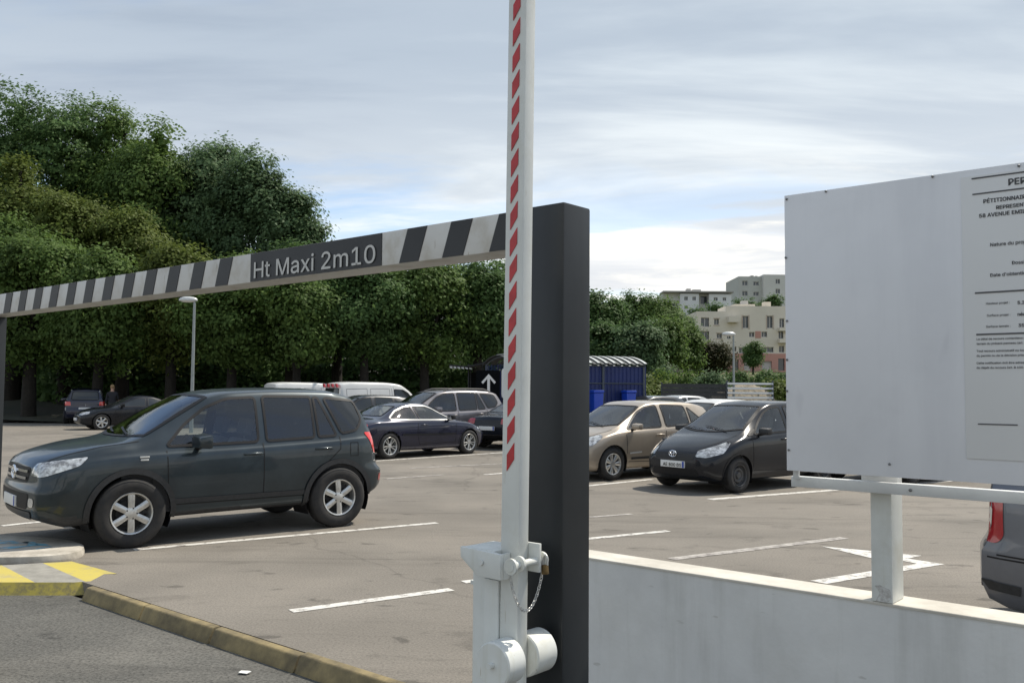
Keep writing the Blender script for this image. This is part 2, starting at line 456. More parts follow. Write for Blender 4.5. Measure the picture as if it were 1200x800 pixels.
def wheel(parent, x, y, sg, Rt, w, rr, style, rim_mat):
    Mx = Matrix.Translation((x, y, Rt)) @ Matrix.Rotation(sg * PI / 2, 4, 'Z')
    t = MB(); h = w / 2
    t.lathe([(rr, -h), (Rt - .05, -h - .006), (Rt - .012, -h + .012), (Rt, -h + .035), (Rt, h - .035), (Rt - .012, h - .012), (Rt - .05, h + .006), (rr + .012, h + .004), (rr, h - .008), (rr - .01, 0)], Mx, 40, closed=True)
    wo_ = t.build('wheel', M_TYRE, parent, smooth=50)
    r = MB()
    r.lathe([(rr, h - .004), (rr - .006, h + .002), (rr - .018, h - .004), (rr - .028, h - .03), (rr - .034, -h)], Mx, 36)
    r.lathe([(rr - .03, -.02), (0.0, -.02)], Mx, 24, mi=1)
    r.lathe([(rr * .62, 0.0), (rr * .62, .02), (0, .02)], Mx, 24, mi=1)
    def spoke(th, r0, r1, w0, w1, a0, a1, thick=.03):
        vs = []
        for rad, ww, a in ((r0, w0, a0), ((r0 + r1) / 2, (w0 * .45 + w1 * .55), (a0 + a1) / 2 + .006), (r1, w1, a1)):
            for off, da in ((-ww / 2, -.010), (-ww / 4, 0), (ww / 4, 0), (ww / 2, -.010), (ww / 2, -thick), (-ww / 2, -thick)):
                vs.append(Mx @ Vector((a + da, rad * math.cos(th) - off * math.sin(th), rad * math.sin(th) + off * math.cos(th))))
        fs = [(j * 6 + i, j * 6 + (i + 1) % 6, (j + 1) * 6 + (i + 1) % 6, (j + 1) * 6 + i) for j in range(2) for i in range(6)]
        r.add(vs, fs)
    ph = (x * 7.3) % 1.0
    if style == 'six':
        for k in range(6): spoke(PI / 2 + .0 + k * PI / 3 + ph * .4, .03, rr - .012, .062, .072, h - .012, h - .012)
        r.lathe([(.07, h - .03), (.068, h - .012), (.035, h - .004), (0, h - .004)], Mx, 20)
        for k in range(5):
            th = k * 2 * PI / 5; c = Mx @ Vector((h - .008, .056 * math.cos(th), .056 * math.sin(th))); r.sphere(c, .009, 8, 4, 1)
    elif style == 'ten':
        for k in range(10): spoke(k * PI / 5 + (.1 if k % 2 else -.1), .03, rr - .012, .03, .026, h - .03, h - .01)
        r.lathe([(.06, h - .04), (.055, h - .02), (0, h - .015)], Mx, 20)
    elif style == 'petal':
        for k in range(7): spoke(k * 2 * PI / 7, .03, rr - .012, .035, .095, h - .02, h - .012)
        r.lathe([(.06, h - .04), (.055, h - .012), (0, h - .006)], Mx, 20)
    else:
        r.lathe([(rr - .02, h - .035), (rr - .05, h - .06), (rr * .62, h - .03), (rr * .5, h - .028), (rr * .36, h - .05), (.06, h - .045), (.05, h - .02), (0, h - .018)], Mx, 28)
        for k in range(8):
            th = k * PI / 4; c = Mx @ Vector((h - .035, rr * .68 * math.cos(th), rr * .68 * math.sin(th))); r.sphere(c, .014, 8, 4, 1)
    r.build('rim', [rim_mat, M_RIMDARK], wo_, smooth=40)
    return wo_
def make_car(name, label, sp, pm, loc, head, near=True, group=None, cat='car', nst=110, per=4, inter_seats=True):
    rz = math.atan2(head[1], head[0])
    root = thing(name, label, cat, (loc[0], loc[1], loc[2] if len(loc) > 2 else 0.0), rz, group)
    L = sp['L']; h = L / 2
    top, hr, hw, belt, sill = (pchip(sp[k]) for k in ('top', 'hr', 'hw', 'belt', 'sill'))
    crown = pchip(sp['crown']); nose = pchip(sp['nose']); tail = pchip(sp['tail'])
    fc = sp.get('front_curve', .16); rc = sp.get('rear_curve', .10)
    def warp(x, y, z):
        sf = smooth01((x - (h - .85)) / .85); sr = smooth01((-x - (h - .95)) / .95)
        yy = min(1.15, abs(y) / hw(0)) ** 2.4
        return x + sf * (nose(z) - fc * yy) + sr * (-tail(z) + rc * yy)
    xs = sorted(set([round(-h + L * i / nst, 4) for i in range(nst + 1)] + [round(h - .004 * k * k, 4) for k in range(5)] + [round(-h + .004 * k * k, 4) for k in range(5)]))
    V = []; FS = []; rings = []
    for x in xs:
        w = hw(x); s0 = sill(x); b = belt(x); zt = top(x); e = hr(x); zr = max(zt - crown(x), b + .006); zt = max(zt, zr + .004)
        b0 = min(b, zr - .004)
        c = [(0, s0), (w * .8, s0), (w - .05, s0 + .005), (w - .015, s0 + .5 * (b0 - s0) * .5), (w, s0 + .52 * (b0 - s0)), (w - .004, b0 - .16 * (b0 - s0)), (w - .02, b0 - .03), (w - .05, b0 + .004),
             (.5 * (w - .05 + e) + .014, .5 * (b0 + zr)), (e + .012, zr - .03 * min(1, (zr - b0) / .3)), (e - .04, zr + .35 * (zt - zr)), (e * .55, zr + .8 * (zt - zr)), (0, zt)]
        rings.append(section(c, per))
    nr = len(rings[0])
    idx = {}
    for i, x in enumerate(xs):
        for j, (y, z) in enumerate(rings[i]):
            for sg in (1, -1):
                if y < 1e-6 and sg < 0: idx[i, j, -1] = idx[i, j, 1]; continue
                idx[i, j, sg] = len(V); V.append(Vector((warp(x, y, z), sg * y, z)))
    for i in range(len(xs) - 1):
        for j in range(nr - 1):
            for sg in (1, -1):
                q = [idx[i, j, sg], idx[i + 1, j, sg], idx[i + 1, j + 1, sg], idx[i, j + 1, sg]]
                if sg < 0: q.reverse()
                qq = []
                for a in q:
                    if a not in qq: qq.append(a)
                if len(qq) > 2: FS.append(tuple(qq))
    K = 18
    for i, x, flip in ((0, xs[0], False), (len(xs) - 1, xs[-1], True)):
        rows = []
        for j in range(nr):
            y, z = rings[i][j]
            if y < 1e-6: rows.append([idx[i, j, 1]] * (K + 1)); continue
            row = [idx[i, j, 1]]
            for k in range(1, K):
                yy = y * (1 - 2 * k / K); row.append(len(V)); V.append(Vector((warp(x, yy, z), yy, z)))
            row.append(idx[i, j, -1]); rows.append(row)
        for j in range(nr - 1):
            for k in range(K):
                q = [rows[j][k], rows[j + 1][k], rows[j + 1][k + 1], rows[j][k + 1]]
                if flip: q.reverse()
                qq = []
                for a in q:
                    if a not in qq: qq.append(a)
                if len(qq) > 2: FS.append(tuple(qq))
    sh = Shell([v.copy() for v in V], FS)
    # openings: wheel arches and panes
    Rt = sp['R']; ra = Rt + sp.get('gap', .055); axles = sp['axles']
    wins = sp['windows']; ws = sp.get('ws'); rw = sp.get('rw'); rt = sp.get('rt')
    keep = []; V0 = V; V = [v.copy() for v in V]
    cell = L / nst
    for v in V:
        if abs(v.y) > .45 * sp['W']:
            for ax in axles:
                dx, dz = v.x - ax, v.z - Rt; d = math.hypot(dx, dz)
                if abs(d - ra) < cell * .55 and d > 0: v.x = ax + dx * ra / d; v.z = Rt + dz * ra / d
    clad_z = sp.get('clad', 0.0); mi = []
    for f in FS:
        c = sum((V[i] for i in f), Vector()) / len(f)
        arch = abs(c.y) > .30 * sp['W'] and any(math.hypot(c.x - ax, c.z - Rt) < ra for ax in axles) and c.z < sp['belt'][1][1]
        if arch: continue
        if near:
            if c.z > belt(max(-h, min(h, c.x))) - .06:
                if abs(c.y) > hr(c.x) - .05 and any(inside(c.x, c.z, w[1]) for w in wins): continue
                if ws and inside(c.x, c.y, ws): continue
                if rt and inside(c.x, c.y, rt): continue
                if rw and c.x < -h * .45 and abs(c.y) < hr(c.x) and inside(c.y, c.z, rw): continue
        keep.append(f); mi.append(1 if c.z < clad_z + .03 * math.sin(c.x * .5) else 0)
    bo = MB(); bo.v = [tuple(v) for v in V]; bo.f = keep; bo.m = mi
    body = bo.build('body', [pm, M_PLASTIC], root, smooth=sp.get('sharp', 50))
    gm = M_GLASS if near else M_DARKGLASS
    # panes with their black seals
    seal = .030 if near else .022
    for sg in (1, -1):
        for wname, poly, tint in [(w[0], w[1], w[2] if len(w) > 2 else False) for w in wins]:
            pane = sh.patch(poly, sh.side(sg), .004, .09).build('window', (M_TINT if tint else M_GLASS) if near else M_DARKGLASS, root, smooth=60)
            sh.ribbon(poly, seal, sh.side(sg), .007, True).build('window_seal', M_BLACK, pane, smooth=60)
    if ws:
        pane = sh.patch(ws, sh.top(), .004, .10).build('windscreen', gm, root, smooth=60)
        sh.ribbon(ws, .045, sh.top(), .007, True).build('windscreen_seal', M_BLACK, pane, smooth=60)
        if near:
            xb = max(p[0] for p in ws)
            for y0, y1 in ((.42, -.12), (-.08, -.55)):
                mb = sh.ribbon([(xb - .05, y0), (xb - .10, (y0 + y1) / 2), (xb - .16, y1)], .022, sh.top(), .022); mb.build('wiper', M_BLACK, root)
    if rw:
        pane = sh.patch(rw, sh.rear(), .004, .10).build('rear_window', (M_TINT if sp.get('tint_rear') else gm) if near else gm, root, smooth=60)
        sh.ribbon(rw, .035, sh.rear(), .007, True).build('rear_window_seal', M_BLACK, pane, smooth=60)
    if rt:
        pane = sh.patch(rt, sh.top(), .004, .10).build('rear_window', gm, root, smooth=60)
        sh.ribbon(rt, .035, sh.top(), .007, True).build('rear_window_seal', M_BLACK, pane, smooth=60)
    # seams
    for sg in (1, -1):
        for ln in sp.get('seams', []): sh.ribbon(ln, .011, sh.side(sg), .0025, False, .06).build('panel_gap', M_BLACK, body)
        for ln in sp.get('hood_seams', []): sh.ribbon([(a, sg * b) for a, b in ln], .011, sh.top(), .0025, False, .06).build('panel_gap', M_BLACK, body)
    for ln, wd, mt in sp.get('side_trim', []):
        for sg in (1, -1): sh.ribbon(ln, wd, sh.side(sg), .010, False, .05).build('side_trim', mt if mt else pm, root, smooth=60)
    # arches, wells, wheels
    tr = sp['track']; wt = sp.get('tyre_w', .20)
    for ax in axles:
        for sg in (1, -1):
            arc = [(ax + (ra + .018) * math.cos(t), Rt + (ra + .018) * math.sin(t)) for t in np.linspace(R(-8), R(188), 40)]
            sh.ribbon(arc, sp.get('lip', .05), sh.side(sg), sp.get('lip_off', .006)).build('arch_lip', sp.get('lip_mat') or pm, root, smooth=70)
            wl_ = MB(); y0 = sg * (hw(ax) - .03); y1 = sg * (hw(ax) - .42); vs = []
            ths = np.linspace(R(-25), R(205), 24)
            for t in ths: vs += [(ax + (ra + .004) * math.cos(t), y0, Rt + (ra + .004) * math.sin(t)), (ax + (ra + .004) * math.cos(t), y1, Rt + (ra + .004) * math.sin(t))]
            n = len(ths); wl_.add(vs, [(2 * i, 2 * i + 2, 2 * i + 3, 2 * i + 1) for i in range(n - 1)] + [tuple(2 * i + 1 for i in range(n))])
            wl_.build('wheel_well', M_BLACK, root)
            wheel(root, ax, sg * tr, sg, Rt, wt, sp['rim'], sp['wheel_style'], sp.get('rim_mat', M_ALLOY))
    # lamps: (name, axis x, [(x, y, z) corner points], material, both sides)
    for nm, xc, pts, mt in sp.get('lamps', []):
        poly = [(math.atan2(p[1], p[0] - xc), p[2]) for p in pts]
        poly = [((a + 2 * PI) if a < 0 else a, b) for a, b in poly]
        for sg in (1, -1):
            lo = sh.patch(rounded(poly, .03), sh.cyl(xc, sg), .006, .035).build(nm, mt, root, smooth=60)
    for nm, poly, mt, off in sp.get('front_parts', []):
        sh.patch(poly, sh.front(), off, .05).build(nm, mt, root, smooth=60)
    for nm, poly, mt, off in sp.get('rear_parts', []):
        sh.patch(poly, sh.rear(), off, .05).build(nm, mt, root, smooth=60)
    for nm, ln, wd, mt, off in sp.get('front_bars', []):
        sh.ribbon(ln, wd, sh.front(), off).build(nm, mt, root, smooth=60)
    # handles
    for (hx, hz) in sp.get('handles', []):
        for sg in (1, -1):
            p = sh.hit(sh.side(sg), hx, hz, 0.0)
            mb = MB(); mb.path([(hx - .11, p.y + sg * .0, hz), (hx - .08, p.y + sg * .03, hz + .004), (hx, p.y + sg * .036, hz + .006), (hx + .08, p.y + sg * .03, hz + .004), (hx + .11, p.y, hz)], [.012, .016, .017, .016, .012], 8)
            mb.build('door_handle', sp.get('handle_mat') or pm, root, smooth=60)
    # mirrors
    mx, mz = sp['mirror']
    for sg in (1, -1):
        p = sh.hit(sh.side(sg), mx, mz, 0.0)
        mk_ = sp.get('mirror_k', 1.0); ya, yb_ = sorted((p.y + sg * .045, p.y + sg * (.045 + .21 * mk_)))
        mb = MB(); mb.box(mx - .055, mx + .075 * mk_, ya, yb_, mz - .02, mz + .125 * mk_)
        vv_ = []
        for q in mb.v:      # housing tapers towards the front and the outer end
            kx = .72 if q[0] > mx else 1.0; ko = .84 if abs(q[1]) > abs(p.y) + .1 else 1.0
            vv_.append((q[0], p.y + sg * .15 * mk_ + (q[1] - p.y - sg * .15 * mk_) * (kx * .2 + .8), mz + .05 + (q[2] - mz - .05) * kx * ko))
        mb.v = vv_
        mo = mb.build('mirror', sp.get('mirror_mat') or pm, root, bevel=.032)
        MB().path([(mx + .01, p.y - sg * .02, mz - .02), (mx, p.y + sg * .10, mz + .01)], .026, 8).build('mirror_arm', M_BLACK, mo, smooth=60)
        MB().box(mx - .062, mx - .0565, min(p.y + sg * .08, p.y + sg * .21), max(p.y + sg * .08, p.y + sg * .21), mz + .01, mz + .09).build('mirror_glass', M_CHROME if near else M_BLACK, mo)
    # roof rails
    if sp.get('rails'):
        x0, x1 = sp['rails']
        for sg in (1, -1):
            pts = []
            for t in np.linspace(0, 1, 14):
                x = x0 + (x1 - x0) * t; y = hr(x) - .07
                q = sh.hit(sh.top(), x, sg * y, 0.0); pts.append((x, sg * y, q.z + .055 * min(1, 7 * min(t, 1 - t)) + .004))
            MB().path(pts, .018, 8).build('roof_rail', sp.get('rail_mat', M_PLASTIC), root, smooth=60)
    if sp.get('antenna'):
        ax_, rake = sp['antenna']
        q = sh.hit(sh.top(), ax_, 0.0, 0.0)
        MB().path([q, q + Vector((-rake, 0, .35))], [.008, .003], 6).build('antenna', M_BLACK, root)
    # number plates
    for end, pz, txt in sp.get('plates', []):
        sg = 1 if end == 'front' else -1
        q = sh.hit(sh.front() if sg > 0 else sh.rear(), 0.0, pz, 0.0); px_ = q.x + sg * .016
        p = MB().box(min(q.x - sg * .01, px_), max(q.x - sg * .01, px_), -.26, .26, pz - .055, pz + .055).build('number_plate', M_PLATE, root, bevel=.003)
        MB().box(px_ - .001, px_ + .003 * sg, .215 * sg, .255 * sg, pz - .05, pz + .05).build('plate_band', M_PLATEBLUE, p)
        if txt: text_obj('plate_lettering', txt, lambda u, v, l_, s=sg, X=px_ + sg * .003: (X + s * l_, s * u, v), M_BLACK, p, width=.40, height=.075, x0=-.20, z0=pz - .037, bold=.02)
    for end, ez, rad in sp.get('emblem', []):
        sg = 1 if end == 'front' else -1
        q = sh.hit(sh.front() if sg > 0 else sh.rear(), 0.0, ez, 0.0); X = q.x + sg * .02
        mb = MB()
        if sp.get('emblem_shape') == 'diamond':
            mb.path([(X, 0, ez + rad), (X, rad * .62, ez), (X, 0, ez - rad), (X, -rad * .62, ez)], .012, 6, closed=True)
        else:
            for ry, rz_, oz in ((rad * 1.35, rad * .9, 0), (rad * .45, rad * .88, 0), (rad * .95, rad * .42, rad * .42)):
                mb.path([(X, ry * math.cos(t), ez + oz + rz_ * math.sin(t)) for t in np.linspace(0, 2 * PI, 28, endpoint=False)], .008, 6, closed=True)
        mb.build('emblem', M_CHROME, root, smooth=60)
    # cabin
    if near:
        c0, c1 = sp['cabin']; zb = min(belt(c0), belt(c1)) - .03
        tub = MB(); wi = hw(0) - .09
        for sg in (1, -1): tub.box(c0, c1, min(sg * wi, sg * (wi - .04)), max(sg * wi, sg * (wi - .04)), .36, zb)
        tub.box(c0 - .02, c0 + .02, -wi, wi, .36, zb); tub.box(c0, c1 + .3, -wi, wi, .34, .38); tub.box(c1 - .12, c1 + .32, -wi + .02, wi - .02, .4, zb - .02)
        tub.build('cabin_lining', M_INTER, root)
        d = MB(); d.box(c1 - .42, c1 - .10, -wi + .04, wi - .04, zb - .22, zb + .0); d.build('dashboard', M_INTER, root, bevel=.04)
        stx = c1 - .50; lh = 1
        MB().path([(stx - .02 * math.sin(t), .36 * lh + .18 * math.cos(t), zb + .0 + .18 * math.sin(t)) for t in np.linspace(0, 2 * PI, 24, endpoint=False)], .016, 8, closed=True).build('steering_wheel', M_BLACK, root, smooth=60)
        zt = top((c0 + c1) / 2)
        rows = [(c1 - .95, .36), (c1 - .95, -.36)]
        for (sx, sy) in rows:
            s_ = MB(); s_.box(sx - .05, sx + .45, sy - .23, sy + .23, .40, .58)
            Mb = Matrix.Translation((sx - .08, sy, .55)) @ Matrix.Rotation(R(-16), 4, 'Y')
            s_.box(-.06, .08, -.22, .22, 0, zb - .40, M=Mb)
            so = s_.build('seat', M_SEAT, root, bevel=.04)
            hb = MB(); hb.box(-.045, .05, -.12, .12, zb - .35, zb - .16, M=Mb); hb.tube(Mb @ Vector((0, .05, zb - .42)), Mb @ Vector((0, .05, zb - .3)), .008, seg=6); hb.build('headrest', M_SEAT, so, bevel=.03)
        rb = MB(); Mb = Matrix.Translation((c0 + .42, 0, .55)) @ Matrix.Rotation(R(-18), 4, 'Y')
        rb.box(0, .5, -wi + .08, wi - .08, -.12, .03, M=Matrix.Translation((c0 + .42, 0, .55))); rb.box(-.07, .07, -wi + .08, wi - .08, 0, zb - .42, M=Mb)
        ro = rb.build('rear_seat', M_SEAT, root, bevel=.04)
        for sy in (-.36, .36):
            MB().box(-.04, .04, sy - .12, sy + .12, zb - .40, zb - .24, M=Mb).build('headrest', M_SEAT, ro, bevel=.03)
        q = sh.hit(sh.top(), c1 - .55, 0.0, 0.0)
        MB().box(q.x + .0, q.x + .03, -.11, .11, q.z - .13, q.z - .06).build('rear_view_mirror', M_BLACK, root, bevel=.012)
    return root

def ws_poly(xb, xt, yb, yt, bow_b=.14, bow_t=.07):
    a = [(xb - bow_b * (abs(y) / yb) ** 2, y) for y in np.linspace(-yb, yb, 13)]
    b = [(xt - bow_t * (abs(y) / yt) ** 2, y) for y in np.linspace(yt, -yt, 11)]
    return a + b

SUV = dict(L=4.40, W=1.815, R=.362, rim=.222, track=.80, tyre_w=.225, axles=(1.30, -1.26), wheel_style='six', gap=.06, lip=.06, lip_off=.018, clad=.34,
    top=[(-2.2, 1.60), (-2.1, 1.635), (-1.6, 1.675), (-.6, 1.69), (.03, 1.672), (.34, 1.632), (.57, 1.54), (1.24, 1.155), (1.36, 1.125), (1.6, 1.095), (1.92, 1.04), (2.08, .995), (2.16, .95), (2.2, .88)],
    hr=[(-2.2, .60), (-1.5, .63), (.36, .63), (1.2, .75), (1.38, .775), (1.8, .75), (2.08, .70), (2.2, .64)],
    crown=[(-2.2, .05), (.1, .055), (.6, .085), (1.05, .05), (1.5, .045), (2.2, .05)],
    hw=[(-2.2, .80), (-2.1, .86), (-1.8, .897), (0, .905), (1.6, .90), (2.0, .88), (2.12, .855), (2.2, .80)],
    belt=[(-2.2, 1.10), (0, 1.015), (1.0, .985), (1.5, .96), (2.0, .89), (2.2, .78)],
    sill=[(-2.2, .46), (-2.05, .38), (-1.6, .30), (0, .29), (1.5, .27), (2.0, .26), (2.2, .34)],
    nose=[(.2, -.12), (.38, -.03), (.48, 0), (.62, 0), (.68, -.03), (.85, -.05), (1.0, -.10)],
    tail=[(.3, -.06), (.48, 0), (.66, 0), (.74, -.07), (1.0, -.11), (1.15, -.15), (1.66, -.42)],
    windows=[('f', rounded([(.92, 1.045), (-.18, 1.065), (-.20, 1.575), (.16, 1.558), (.42, 1.46), (.69, 1.27)], .05)),
             ('r', rounded([(-.29, 1.07), (-.93, 1.095), (-.95, 1.58), (-.30, 1.585)], .04), True),
             ('q', rounded([(-.99, 1.10), (-1.24, 1.11), (-1.05, 1.57), (-.99, 1.575)], .03), True),
             ('b', rounded([(-1.33, 1.13), (-1.62, 1.17), (-1.76, 1.30), (-1.68, 1.53), (-1.13, 1.57)], .06), True)],
    front_curve=.11, ws=ws_poly(1.27, .44, .70, .575, .14, .06), rw=rounded([(-.56, 1.17), (.56, 1.17), (.50, 1.55), (-.50, 1.55)], .08), tint_rear=True,
    seams=[[(.92, 1.0), (.90, .42)], [(-.235, 1.05), (-.235, .42), (.90, .42)], [(-.235, .42), (-.80, .42), (-.90, .62)], [(-1.29, 1.1), (-1.28, .95), (-1.10, .80)],
           [(-1.60, 1.02), (-1.60, .86), (-1.46, .86), (-1.46, 1.02), (-1.60, 1.02)]],
    hood_seams=[[(1.2, .76), (1.7, .74), (2.05, .66)]],
    side_trim=[([(.85, .46), (-.82, .46)], .05, M_PLASTIC)],
    handles=[(-.10, .93), (-1.04, .96)], mirror=(.56, 1.03), mirror_k=1.3, mirror_mat=None, handle_mat=None,
    lamps=[('headlight', 1.1, [(2.16, .56, .78), (2.14, .60, .90), (1.72, .875, .965), (1.78, .88, .88), (2.05, .76, .77)], M_LAMP),
           ('fog_lamp', 1.1, [(2.15, .60, .47), (2.14, .60, .56), (2.08, .68, .56), (2.09, .68, .47)], M_CLEAR),
           ('taillight', -1.2, [(-1.92, .84, 1.14), (-1.80, .88, 1.14), (-1.97, .87, .88), (-2.06, .84, .88), (-2.04, .66, 1.02), (-1.98, .66, 1.14)], M_REDLIT),
           ('reflector', -1.2, [(-2.12, .80, .62), (-2.12, .80, .53), (-2.08, .87, .53), (-2.08, .87, .62)], M_RED)],
    front_parts=[('grille', rounded([(-.46, .70), (.46, .70), (.52, .86), (-.52, .86)], .05), M_BLACK, .004), ('bumper_intake', rounded([(-.55, .44), (.55, .44), (.60, .60), (-.60, .60)], .04), M_BLACK, .004),
                 ('skid_plate', rounded([(-.55, .33), (.55, .33), (.62, .42), (-.62, .42)], .03), M_STEELRIM, .008)],
    front_bars=[('grille_bar', [(-.44, .745), (.44, .745)], .026, M_CHROME, .016), ('grille_bar', [(-.47, .815), (.47, .815)], .026, M_CHROME, .016)],
    emblem=[('front', .785, .075)], plates=[('front', .50, '')], rails=None, cabin=(-1.75, 1.05))

HATCH = dict(L=3.75, W=1.695, R=.295, rim=.19, track=.735, tyre_w=.185, axles=(1.15, -1.31), wheel_style='steel', rim_mat=M_STEELRIM, gap=.045, lip=.035, lip_off=.006,
    top=[(-1.875, 1.44), (-1.75, 1.475), (-1.2, 1.515), (-.5, 1.53), (-.1, 1.515), (.15, 1.46), (.35, 1.37), (1.0, 1.0), (1.12, .955), (1.4, .90), (1.65, .83), (1.78, .765), (1.85, .70), (1.875, .64)],
    hr=[(-1.875, .54), (-1.2, .575), (.15, .575), (.95, .70), (1.15, .72), (1.5, .66), (1.8, .52), (1.875, .45)],
    crown=[(-1.875, .05), (.0, .05), (.5, .09), (1.0, .06), (1.4, .06), (1.875, .06)],
    hw=[(-1.875, .74), (-1.75, .80), (-1.4, .838), (0, .847), (1.2, .838), (1.6, .79), (1.78, .72), (1.875, .60)],
    belt=[(-1.875, 1.02), (0, .95), (.9, .91), (1.2, .85), (1.6, .72), (1.875, .55)],
    sill=[(-1.875, .38), (-1.7, .28), (-1.2, .22), (0, .20), (1.2, .20), (1.7, .19), (1.875, .27)],
    nose=[(.15, -.10), (.3, -.02), (.45, 0), (.6, -.01), (.72, -.06), (1.0, -.2)],
    tail=[(.25, -.06), (.4, 0), (.65, 0), (.8, -.06), (1.0, -.08), (1.5, -.32)],
    windows=[('f', rounded([(.70, .96), (-.22, .99), (-.24, 1.42), (.05, 1.39), (.22, 1.31)], .05)), ('v', rounded([(.86, .945), (.75, .955), (.62, 1.05)], .02)),
             ('r', rounded([(-.34, 1.0), (-1.05, 1.04), (-1.22, 1.15), (-1.05, 1.40), (-.36, 1.43)], .06))],
    ws=ws_poly(1.02, .22, .64, .52, .20, .06), rw=rounded([(-.50, 1.08), (.50, 1.08), (.44, 1.38), (-.44, 1.38)], .07),
    seams=[[(.80, .92), (.78, .36), (-.25, .33), (-.30, .97)], [(-.29, .33), (-.85, .35), (-.98, .60), (-1.0, .80), (-1.12, 1.02)]],
    hood_seams=[[(1.02, .66), (1.4, .60), (1.75, .42)]], handles=[(-.12, .86), (-.95, .90)], mirror=(.58, .96), mirror_mat=M_PLASTIC,
    lamps=[('headlight', .9, [(1.80, .43, .60), (1.79, .46, .70), (1.36, .79, .845), (1.32, .82, .83), (1.50, .76, .66), (1.72, .60, .59)], M_LAMP), ('taillight', -1.0, [(-1.62, .72, 1.12), (-1.5, .76, 1.12), (-1.7, .78, .82), (-1.80, .70, .82)], M_RED)],
    front_parts=[('grille', rounded([(-.40, .54), (.40, .54), (.46, .655), (-.46, .655)], .04), M_RIMDARK, .004), ('bumper_intake', rounded([(-.52, .28), (.52, .28), (.46, .40), (-.46, .40)], .05), M_BLACK, .003)],
    emblem=[('front', .635, .058)], plates=[('front', .465, 'AE 800 DS')], cabin=(-1.5, 1.0))

CLIO = dict(HATCH, L=4.03, W=1.72, R=.31, rim=.205, wheel_style='petal', rim_mat=M_ALLOY, axles=(1.20, -1.375), track=.745, gap=.05,
    top=[(-2.01, 1.40), (-1.9, 1.43), (-1.3, 1.475), (-.5, 1.495), (-.05, 1.48), (.2, 1.42), (.4, 1.335), (1.10, .99), (1.22, .95), (1.5, .91), (1.78, .84), (1.92, .76), (1.98, .69), (2.015, .61)],
    hr=[(-2.01, .54), (-1.3, .58), (.2, .58), (1.05, .70), (1.25, .72), (1.6, .66), (1.9, .54), (2.015, .45)],
    crown=[(-2.01, .05), (.0, .05), (.55, .09), (1.1, .06), (1.5, .06), (2.015, .06)],
    hw=[(-2.015, .74), (-1.9, .80), (-1.5, .85), (0, .86), (1.3, .852), (1.75, .80), (1.92, .73), (2.015, .62)],
    belt=[(-2.01, 1.03), (0, .95), (1.0, .90), (1.3, .85), (1.75, .74), (2.015, .56)],
    sill=[(-2.015, .36), (-1.8, .27), (-1.3, .22), (0, .20), (1.3, .20), (1.8, .18), (2.015, .26)],
    windows=[('f', rounded([(.80, .95), (-.16, .98), (-.20, 1.40), (.12, 1.36), (.32, 1.27)], .05)), ('r', rounded([(-.30, .985), (-1.0, 1.02), (-1.02, 1.38), (-.32, 1.405)], .05)), ('q', rounded([(-1.08, 1.03), (-1.42, 1.10), (-1.10, 1.36)], .04))],
    ws=ws_poly(1.10, .28, .64, .52, .20, .06), rw=rounded([(-.50, 1.06), (.50, 1.06), (.44, 1.33), (-.44, 1.33)], .07),
    seams=[[(.86, .92), (.84, .34), (-.22, .32), (-.26, .96)], [(-.26, .32), (-.88, .34), (-1.02, .58), (-1.05, .80), (-1.10, 1.0)]],
    hood_seams=[[(1.10, .68), (1.5, .62), (1.85, .44)]], side_trim=[([(.74, .40), (-.90, .41)], .045, M_PLASTIC), ([(.78, .50), (.46, .515)], .03, M_BRIGHT)], handles=[(-.08, .83), (-.98, .87)], mirror=(.66, .95), mirror_mat=None,
    lamps=[('headlight', 1.0, [(1.90, .44, .62), (1.88, .48, .76), (1.46, .79, .86), (1.44, .82, .82), (1.66, .74, .66)], M_LAMP), ('fog_lamp', 1.0, [(1.95, .50, .34), (1.95, .50, .42), (1.90, .58, .42), (1.90, .58, .34)], M_CLEAR), ('taillight', -1.1, [(-1.78, .70, 1.06), (-1.6, .76, 1.06), (-1.8, .78, .76), (-1.92, .70, .76)], M_RED)],
    front_parts=[('grille', rounded([(-.30, .58), (.30, .58), (.34, .65), (-.34, .65)], .02), M_BLACK, .003), ('bumper_intake', rounded([(-.60, .25), (.60, .25), (.54, .42), (-.54, .42)], .05), M_BLACK, .003)],
    emblem=[('front', .70, .06)], emblem_shape='diamond', plates=[('front', .50, '')], cabin=(-1.6, 1.08))

